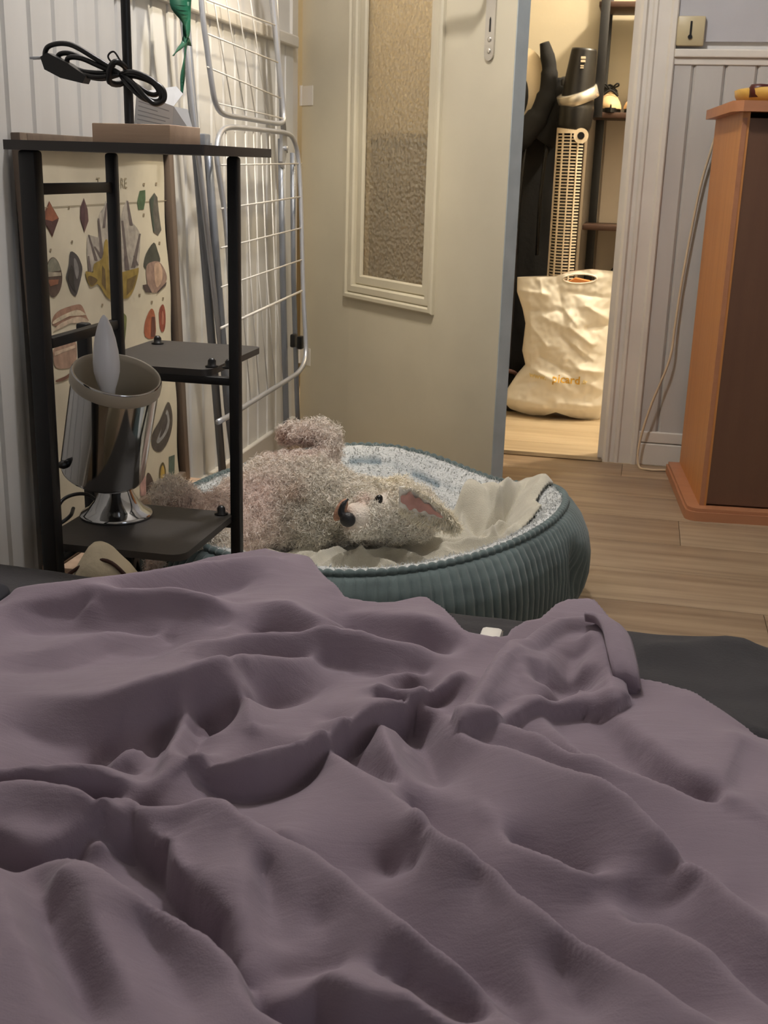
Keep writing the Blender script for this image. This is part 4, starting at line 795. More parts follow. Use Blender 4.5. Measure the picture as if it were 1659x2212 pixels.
def vcol(o, cols, name='tint'):
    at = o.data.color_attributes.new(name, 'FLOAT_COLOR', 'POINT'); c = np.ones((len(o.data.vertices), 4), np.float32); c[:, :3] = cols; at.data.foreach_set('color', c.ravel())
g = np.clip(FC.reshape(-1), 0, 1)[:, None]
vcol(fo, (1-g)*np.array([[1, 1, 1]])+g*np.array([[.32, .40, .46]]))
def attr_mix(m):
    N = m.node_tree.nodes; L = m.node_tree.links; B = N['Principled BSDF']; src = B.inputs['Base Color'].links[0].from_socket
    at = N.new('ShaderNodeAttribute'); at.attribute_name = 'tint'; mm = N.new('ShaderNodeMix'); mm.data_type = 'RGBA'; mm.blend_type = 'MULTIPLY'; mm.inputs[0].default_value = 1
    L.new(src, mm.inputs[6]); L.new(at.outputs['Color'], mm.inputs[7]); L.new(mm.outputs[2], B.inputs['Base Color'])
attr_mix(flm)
rg_ = np.random.default_rng(4)
def fuzz(name, P, Nn, m, parent, length, width, curl, tint=None, segs=4, lay=None):
    """short curled ribbons growing from points P along normals Nn"""
    n = len(P); t1 = np.cross(Nn, rg_.normal(size=(n, 3))); t1 /= np.linalg.norm(t1, axis=1)[:, None]+1e-9; t2 = np.cross(Nn, t1)
    d = Nn*.75+t1*rg_.uniform(-.3, .9, (n, 1)); 
    if lay is not None: d = d+lay
    d /= np.linalg.norm(d, axis=1)[:, None]; ph = rg_.uniform(0, 6.28, n); Ls = length*rg_.uniform(.6, 1.25, n)
    wv = np.cross(d, t2); wv /= np.linalg.norm(wv, axis=1)[:, None]+1e-9
    V = np.zeros((n, segs+1, 2, 3))
    for s in range(segs+1):
        t = s/segs; c = P-Nn*.001+d*(Ls*t)[:, None]+(t1*np.cos(ph+t*5)[:, None]+t2*np.sin(ph+t*5)[:, None])*curl*t
        w = width*(1-.75*t)
        V[:, s, 0] = c-wv*w; V[:, s, 1] = c+wv*w
    base = (np.arange(n)*(segs+1)*2)[:, None, None]; s = np.arange(segs)[None, :, None]
    F = (base+s*2+np.array([0, 1, 3, 2])[None, None, :]).reshape(-1, 4)
    o = npmesh(name, V.reshape(-1, 3), F, m, parent, True, 'stuff')
    if tint is not None: vcol(o, np.repeat(tint, (segs+1)*2, axis=0))
    return o
i_ = rg_.integers(int(n_q*.6), n_q, 16000); j_ = rg_.integers(0, n_t, 16000); P0 = A[i_, j_]+rg_.normal(size=(16000, 3))*.0008
rad = P0.copy(); rad[:, 2] = 0; rad /= np.linalg.norm(rad, axis=1)[:, None]; nn_ = -rad*.6+np.array([0, 0, .8]); nn_ /= np.linalg.norm(nn_, axis=1)[:, None]
gg = g.reshape(n_q, n_t)[i_, j_][:, None]
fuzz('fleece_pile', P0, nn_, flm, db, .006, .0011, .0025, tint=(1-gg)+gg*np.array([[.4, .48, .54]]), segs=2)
# ================================================================= BLANKET in the bed
def seg_ridges(X, Y, H, items):
    DXs = np.zeros_like(X); DYs = np.zeros_like(X)
    for it in items:
        P, amp, wf, wn = it[:4]; lip = it[4] if len(it) > 4 else 0
        P = np.array(P); best = np.full(X.shape, 1e9); sg = np.zeros(X.shape); tt = np.zeros(X.shape); nx_ = np.zeros(X.shape); ny_ = np.zeros(X.shape)
        sl = np.linalg.norm(np.diff(P, axis=0), axis=1); cum = np.concatenate([[0], np.cumsum(sl)]); tot = cum[-1]
        R_ = 4*max(wf, wn)
        x0, y0 = P.min(0)-R_; x1, y1 = P.max(0)+R_; mk = (X > x0) & (X < x1) & (Y > y0) & (Y < y1)
        if not mk.any(): continue
        x = X[mk]; y = Y[mk]; b = np.full(x.shape, 1e9); s_ = np.zeros(x.shape); tp = np.zeros(x.shape); nxx = np.zeros(x.shape); nyy = np.zeros(x.shape)
        for k in range(len(P)-1):
            d = P[k+1]-P[k]; L2 = d@d+1e-12; t = np.clip(((x-P[k, 0])*d[0]+(y-P[k, 1])*d[1])/L2, 0, 1)
            qx = x-P[k, 0]-t*d[0]; qy = y-P[k, 1]-t*d[1]; r = np.hypot(qx, qy); s = np.sign(d[0]*qy-d[1]*qx)
            c = r < b; b = np.where(c, r, b); s_ = np.where(c, s, s_); tp = np.where(c, (cum[k]+t*sl[k])/tot, tp); L = math.sqrt(L2)
            nxx = np.where(c, d[1]/L, nxx); nyy = np.where(c, -d[0]/L, nyy)
        w = np.where(s_ > 0, wf, wn); taper = np.clip(np.minimum(tp, 1-tp)*6+.12, 0, 1)
        pw = it[5] if len(it) > 5 else 1.5
        hh = amp*np.exp(-(b/w)**pw)*taper; H[mk] += hh
        if lip: e = lip*np.exp(-(b/.011)**2)*taper; DXs[mk] += nxx*e; DYs[mk] += nyy*e
    return DXs, DYs
BL = [([(-0.311,1.959),(-0.307,2.037),(-0.274,2.079),(-0.221,2.076),(-0.18,2.009),(-0.146,1.915)],0.009,0.0255,0.024,0,1.3),([(-0.3,2.12),(-0.2,2.09)],0.085,0.06,0.07,0,2),([(-0.267,1.912),(-0.235,1.973),(-0.191,1.955),(-0.153,1.865)],0.015,0.0102,0.008,0,1.3),([(-0.177,1.99),(-0.193,1.908),(-0.21,1.859)],0.015,0.0085,0.008,0,1.3),([(-0.309,2.003),(-0.289,2.066),(-0.256,2.021),(-0.237,1.949)],-0.027,0.0119,0.0112,0,1.3),([(-0.197,2.024),(-0.222,1.954),(-0.266,1.916),(-0.318,1.888)],0.024,0.0102,0.0096,0,1.3),([(-0.244,2.126),(-0.206,2.07),(-0.183,1.982)],-0.012,0.0068,0.0064,0,1.3),([(-0.272,2.134),(-0.235,2.06),(-0.217,1.986)],-0.012,0.0068,0.0064,0,1.3),([(-0.378,1.899),(-0.35,1.928),(-0.27,1.948),(-0.169,2.016)],0.021,0.017,0.0128,0,1.3),([(-0.334,1.843),(-0.293,1.889),(-0.211,1.882),(-0.156,1.97)],0.012,0.0102,0.008,0,1.3),([(-0.463,1.776),(-0.425,1.815),(-0.397,1.873),(-0.363,1.867),(-0.314,1.823),(-0.279,1.803)],0.018,0.0102,0.008,0,1.3),([(-0.593,1.773),(-0.57,1.833),(-0.533,1.851),(-0.501,1.855)],0.024,0.017,0.0128,0,1.3),([(-0.555,1.758),(-0.529,1.806),(-0.496,1.808)],0.012,0.0068,0.0064,0,1.3),([(-0.485,1.768),(-0.442,1.82),(-0.391,1.81),(-0.338,1.788)],0.015,0.0085,0.008,0,1.3),([(-0.508,1.711),(-0.503,1.775),(-0.482,1.848),(-0.454,1.87)],0.015,0.0068,0.008,0,1.3),([(-0.458,1.789),(-0.421,1.77),(-0.363,1.793)],-0.012,0.0051,0.0048,0,1.3)]
bo = [(-0.6,1.66),(-0.6,1.8),(-0.5,1.9),(-0.42,2.05),(-0.36,2.12),(-0.3,2.26),(-0.2,2.24),(-0.12,2.17),(-0.15,2.077),(-0.134,2.011),(-0.178,1.938),(-0.227,1.877),(-0.283,1.827),(-0.334,1.764),(-0.387,1.723),(-0.433,1.719),(-0.455,1.687),(-0.478,1.742),(-0.484,1.655),(-0.526,1.665)]
xs = np.arange(-.68, -.02, .003); ys = np.arange(1.60, 2.40, .003); X, Y = np.meshgrid(xs, ys)
H = np.zeros_like(X)
for i in range(X.shape[0]):
    for j in range(X.shape[1]):
        dx, dy = X[i, j]-DX, Y[i, j]-DY; th = math.atan2(dy, dx); q = math.hypot(dx, dy)/ell_r(th)
        if q <= 1: z = lining(th, max(q, .02))[1]
        else: z = rimz(th)-max(0, (q-1.0))*1.5
        H[i, j] = max(z, .02)
H2 = .013+.012*np.exp(-(((X-DX)**2+(Y-DY)**2)/.2**2)); seg_ridges(X, Y, H2, BL)
def inside(poly, X, Y):
    c = np.zeros(X.shape, bool); n = len(poly); j = n-1
    for i in range(n):
        xi, yi = poly[i]; xj, yj = poly[j]
        c ^= ((yi > Y) != (yj > Y)) & (X < (xj-xi)*(Y-yi)/((yj-yi)+1e-12)+xi); j = i
    return c
msk = inside(bo, X, Y)
nzv = np.array([[noise.noise(Vector((x*30, y*30, 0)))*.003+noise.noise(Vector((x*9, y*14, 4)))*.006 for x in xs] for y in ys]); Pn = np.array(bo); bd_ = np.full(X.shape, 1e9)
for k in range(len(Pn)):
    a = Pn[k]; b = Pn[(k+1) % len(Pn)]; d = b-a; t = np.clip(((X-a[0])*d[0]+(Y-a[1])*d[1])/(d@d+1e-12), 0, 1); bd_ = np.minimum(bd_, np.hypot(X-a[0]-t*d[0], Y-a[1]-t*d[1]))
H += .006+(H2+nzv)*np.clip(bd_/.02, 0, 1)**.6
def masked_grid(name, X, Y, H, msk, m, parent=None, thick=.004):
    idx = -np.ones(X.shape, int); fm = msk[:-1, :-1] & msk[1:, :-1] & msk[:-1, 1:] & msk[1:, 1:]
    used = np.zeros(X.shape, bool); used[:-1, :-1] |= fm; used[1:, :-1] |= fm; used[:-1, 1:] |= fm; used[1:, 1:] |= fm
    idx[used] = np.arange(used.sum()); V = np.stack([X[used], Y[used], H[used]], -1)
    F = np.stack([idx[:-1, :-1][fm], idx[:-1, 1:][fm], idx[1:, 1:][fm], idx[1:, :-1][fm]], -1)
    o = npmesh(name, V, F, m, parent)
    if thick:
        md = o.modifiers.new('s', 'SOLIDIFY'); md.thickness = thick; md.offset = -1
    return o
tag(masked_grid('fleece_blanket', X, Y, H, msk, mat('beige fleece', srgb(196, 190, 172), .95, var=.04, vscale=30, bump=.35, bscale=500, sheen=.5)), 'rumpled beige fleece blanket in the dog bed under the dog', 'blanket')
# ================================================================= DOG (on its back, head to the right)
dg = empty('dog', (-.50, 1.95, .10), 'curly white dog lying on its back in the round bed, paw folded up', 'dog')
Og = Vector((.50, -1.95, -.10))
mbd = bpy.data.metaballs.new('m'); mo = bpy.data.objects.new('m', mbd); S.collection.objects.link(mo); mbd.resolution = .007; mbd.render_resolution = .007; mbd.threshold = .6
def ball(p, r, sx=1, sy=1, sz=1, rot=None):
    e = mbd.elements.new(type='ELLIPSOID'); e.co = p; e.radius = r*1.45; e.size_x, e.size_y, e.size_z = sx, sy, sz
    if rot: e.rotation = rot
def chain(P, r0, r1, n=None):
    P = [Vector(p) for p in P]; P = spline(P, 5)
    for i, p in enumerate(P): t = i/(len(P)-1); ball(p, r0+(r1-r0)*t)
MUZ = (-.432, 1.806, .212); EYE = (-.401, 1.850, .236)
chain([(-.70, 1.70, .125), (-.67, 1.79, .155), (-.625, 1.88, .178), (-.585, 1.93, .192), (-.54, 1.935, .19)], .062, .074)
ball((-.62, 1.93, .205), .066); ball((-.56, 1.93, .205), .064); ball((-.545, 1.88, .165), .058)
chain([(-.54, 1.93, .185), (-.49, 1.935, .18), (-.44, 1.925, .185), (-.39, 1.91, .195)], .056, .046)
ball((-.378, 1.905, .198), .054); ball((-.345, 1.91, .19), .044); ball((-.40, 1.885, .195), .042)
chain([(-.395, 1.88, .202), (-.414, 1.845, .205), (-.427, 1.813, .203)], .032, .025)
ball((-.43, 1.81, .19), .018); ball((-.443, 1.815, .218), .014)
chain([(-.545, 1.95, .235), (-.528, 1.985, .280), (-.540, 1.99, .305)], .024, .020)
chain([(-.540, 1.99, .305), (-.575, 1.985, .307), (-.612, 1.975, .299)], .020, .016)
chain([(-.53, 1.90, .21), (-.56, 1.862, .222), (-.59, 1.85, .212)], .022, .015)
chain([(-.68, 1.76, .15), (-.675, 1.69, .175), (-.64, 1.665, .185)], .046, .034)
chain([(-.70, 1.80, .16), (-.745, 1.80, .20), (-.75, 1.76, .235)], .042, .026)

bpy.context.view_layer.update()
me = bpy.data.meshes.new_from_object(mo.evaluated_get(bpy.context.evaluated_depsgraph_get())); bpy.data.objects.remove(mo)
bm = bmesh.new(); bm.from_mesh(me); bmesh.ops.triangulate(bm, faces=bm.faces[:]); bmesh.ops.remove_doubles(bm, verts=bm.verts[:], dist=.0005)
# keep the largest island only
seen = set(); best = []
for v0 in bm.verts:
    if v0.index in seen: continue
    st_ = [v0]; isl = []; seen.add(v0.index)
    while st_:
        v_ = st_.pop(); isl.append(v_)
        for e in v_.link_edges:
            w = e.other_vert(v_)
            if w.index not in seen: seen.add(w.index); st_.append(w)
    if len(isl) > len(best): best = isl
kill = set(bm.verts)-set(best)
if kill: bmesh.ops.delete(bm, geom=list(kill), context='VERTS')
for _ in range(2): bmesh.ops.smooth_vert(bm, verts=bm.verts[:], factor=.5, use_axis_x=True, use_axis_y=True, use_axis_z=True)
bm.normal_update()
for v_ in bm.verts:
    p = v_.co; a = 2.0*noise.noise(p*48)+1.1*noise.noise(p*110)
    k = 1.0
    if (p-Vector(MUZ)).length < .035: k = .3
    v_.co = p+v_.normal*(.0045*a*k)
bm.normal_update(); bm.to_mesh(me); bm.free(); me.shade_smooth()
for v_ in me.vertices: v_.co = v_.co+Og
me.materials.clear(); furb = mat('dog coat', srgb(238, 226, 214), .9, var=.05, vscale=60, bump=.5, bscale=300, sheen=.2); attr_mix(furb); me.materials.append(furb)
body = bpy.data.objects.new('body', me); link(body, dg)
PT = [((-.60, 1.84, .21), .06, (1.0, .86, .85)), ((-.68, 1.78, .16), .09, (.98, .80, .79)), ((-.60, 1.96, .27), .055, (1.0, .88, .88)), ((-.55, 1.98, .275), .045, (.98, .86, .86)), ((-.55, 1.86, .20), .045, (.80, .79, .73)), ((-.53, 1.87, .165), .045, (.74, .73, .67)),
      ((-.555, 1.85, .228), .018, (.72, .58, .5)), ((-.61, 1.97, .297), .016, (.62, .42, .36)), ((-.57, 1.985, .284), .020, (.72, .55, .5)), ((-.455, 1.79, .225), .018, (.78, .58, .48)), ((-.425, 1.83, .235), .014, (.92, .78, .74)), ((-.455, 1.80, .20), .016, (.7, .55, .5)), ((-.39, 1.92, .25), .04, (1.06, 1.03, .9)), ((-.72, 1.72, .14), .07, (.95, .72, .70))]
co = np.array([v_.co[:] for v_ in me.vertices])-np.array(Og); nrm = np.array([v_.normal[:] for v_ in me.vertices])
def tint_at(P):
    C_ = np.ones((len(P), 3))*np.array([.98, .97, .93])
    for p, r, c in PT:
        w = np.exp(-(np.linalg.norm(P-np.array(p), axis=1)/r)**2)[:, None]*.9; C_ = C_*(1-w)+np.array(c)*w
    return C_
vcol(body, tint_at(co))
# curly coat
n = 60000; ids = rg_.integers(0, len(co), n); Pf = co[ids]+rg_.normal(size=(n, 3))*.0022; Nf = nrm[ids]
pink = np.exp(-(np.linalg.norm(Pf-np.array([-.66, 1.78, .15]), axis=1)/.10)**2); mz = np.linalg.norm(Pf-np.array(MUZ), axis=1) < .026
keep = (rg_.random(n) > pink*.85) & ~mz & (np.linalg.norm(Pf-np.array(EYE), axis=1) > .017); Pf = Pf[keep]; Nf = Nf[keep]
fz = mat('dog curls', srgb(246, 240, 230), .8, var=.04, vscale=90, sheen=.2); attr_mix(fz)
Lf = .0095
fuzz('fur', Pf+np.array(Og), Nf, fz, dg, Lf, .0010, .0065, tint=np.clip(tint_at(Pf)*1.0, 0, 1.1), segs=4)
def sph(nm, p, r, m, par=dg, sc_=(1, 1, 1), rot=None, n=20):
    pr = [(math.sin(a)*r, -math.cos(a)*r) for a in np.linspace(0, math.pi, 14)]
    Mx = Matrix.Translation(Vector(p)+Og) @ (rot or Matrix()) @ Matrix.Diagonal((*sc_, 1))
    return MB().lathe(pr, n, Mx, cap=False).build(nm, m, par, True)
nf = sph('nose', (-.4400, 1.780, .2115), .0128, M['nose'], sc_=(1.05, .8, 1.0)); nf['label'] = 'black nose'
for dx, dz in ((-.0035, .0025), (.004, -.0025)): sph('nostril', (-.4515+dx, 1.7737, .2105+dz), .0021, M['eye'], nf) if False else None
MB().tube([Vector(p)+Og for p in ((-.447, 1.782, .214), (-.4525, 1.785, .222), (-.450, 1.788, .234), (-.443, 1.793, .244))], [.0062, .0062, .0062, .0062, .006, .006, .0052, .0052, .0045, .0042, .003, .002, .0015][:13], 10, smooth=4).build('lips', M['nose'], dg, True)
sph('muzzle_cheek', (-.4565, 1.797, .222), .013, M['tanlip'] if 'tanlip' in M else mat('tan lip fur', srgb(184, 140, 116), .9, bump=.4, bscale=300), sc_=(.7, .9, 1.7), rot=Matrix.Rotation(R(25), 4, 'Y'))
sph('eye', (EYE[0]-.001, EYE[1]-.012, EYE[2]-.005), .0125, M['eye'], sc_=(.62, .7, 1.0), rot=Matrix.Rotation(R(25), 4, 'Y'))
sph('eye', (-.440, 1.905, .158), .007, M['eye'])
# ear: leaf with pink inside
B0 = Vector((-.366, 1.842, .238)); T0 = Vector((-.262, 1.838, .205)); ea = (T0-B0); up_ = Vector((.05, -.25, 1)).normalized()
def earpt(u, v, off=0):
    w = (.031 if v > 0 else .024)*math.sin(math.pi*min(1, .12+.88*u)**.8)**.7+.003
    p = B0+ea*u+up_*w*v-up_*.008*u; fr = ea.cross(up_).normalized(); fr = fr if fr.y < 0 else -fr
    return p+fr*(.010*(1-v*v)*-1*math.sin(math.pi*u)+off+.004*noise.noise(p*60))
A = np.array([[earpt(u, v)+Og for v in np.linspace(-1, 1, 16)] for u in np.linspace(0, 1, 26)])
ear = npgrid_obj('ear', A, fz, dg); vcol(ear, np.ones(3)*.98); md = ear.modifiers.new('s', 'SOLIDIFY'); md.thickness = .003
A = np.array([[earpt(u, v*(1-.8*((u-.08)/.62))*min(1, (u-.03)/.14)**.6*(1+.25*math.sin(u*40))+.18, .007)+Og for v in np.linspace(-.6, .62, 10)] for u in np.linspace(.045, .74, 26)])
MBp = npgrid_obj('inner_ear', A, M['skinpink'], ear); MBp['label'] = 'pink inner ear'
Pu = []; Nu = []
fr = ea.cross(up_).normalized(); fr = fr if fr.y < 0 else -fr
for k in range(2600):
    u = random.random()**.8; v = random.uniform(-1, 1)
    if abs(v-.15) < .75*(1-u*.8) and u < .72: continue
    Pu.append(earpt(u, v, .002)+Og); Nu.append(fr*.5+up_*v*.8+ea.normalized()*.9*(1 if u > .5 else .2))
Nu = np.array(Nu); Nu /= np.linalg.norm(Nu, axis=1)[:, None]
fuzz('ear_fringe', np.array(Pu), Nu, fz, ear, .013, .0009, .004, tint=np.ones((len(Pu), 3))*np.array([1, .97, .86]))

# ================================================================= HUMAN BED
bd = empty('bed', (.05, .2, 0), 'low bed with a charcoal sheet under the purple duvet', 'bed')
Ob = Vector((-.05, -.2, 0)); Bx0, Bx1, By1 = -.76, .95, 1.15
MB().box((Bx0-.05+.02, -1.5-.2, .07), (Bx1-.05-.02, By1-.03-.2, .16), bev=.01).build('bed_base', M['blackcloth'], bd, 'auto')
for x, y in ((-.7, 1.05), (.88, 1.05), (-.7, -1.4), (.88, -1.4)): MB().lathe([(.02, 0), (.028, .07)], 16, Matrix.Translation((x-.05, y-.2, 0))).build('leg', M['blackplastic'], bd, True)
MB().box((Bx0-.05, -1.5-.2, .16), (Bx1-.05, By1-.2-.006, .312), bev=.03).build('mattress', M['whitep'], bd, 'auto')
xs = np.arange(Bx0-.012, Bx1+.013, .006); ys = np.concatenate([np.arange(-1.5, .55, .05), np.arange(.55, By1+.008, .006)]); X, Y = np.meshgrid(xs, ys)
H = np.full(X.shape, .327)
seg_ridges(X, Y, H, [([(-0.263,1.088),(-0.216,1.081),(-0.147,1.097),(-0.061,1.095)],0.004,0.01,0.03,0,1.5),([(0.027,1.068),(0.076,1.091),(0.122,1.122),(0.157,1.117)],0.008,0.02,0.025,0,1.5),([(0.072,0.945),(0.103,0.94),(0.138,0.907)],0.008,0.02,0.015,0,1.5),([(0.114,1.123),(0.136,1.065),(0.155,0.997)],0.005,0.02,0.02,0,1.5)])
H += np.array([[noise.noise(Vector((x*5, y*14, 0)))*.006+noise.noise(Vector((x*18, y*30, 2)))*.0025 for x in xs] for y in ys])
ed = np.minimum(np.minimum(X-Bx0, Bx1-X), By1-Y); e_ = np.clip(ed/.03, -.4, 1); H -= .02*(1-e_)**2
base = npgrid_obj('fitted_sheet', np.stack([X, Y, H], -1)+np.array([-.05, -.2, 0]), M['sheet'], bd)
v = []; f = []; n = len(xs)
for i, x in enumerate(xs):
    yy = By1+.003+.004*math.sin(x*40)+.003*math.sin(x*91); v += [(x-.05, ys[-1]-.2, H[-1, i]), (x-.05, yy+.008-.2, H[-1, i]-.03), (x-.05, yy+.004-.2, .14)]
for i in range(n-1):
    for k in (0, 1): f.append((3*i+k, 3*i+3+k, 3*i+4+k, 3*i+1+k))
MB().add(v, f).build('sheet_side', M['sheet'], bd, True)
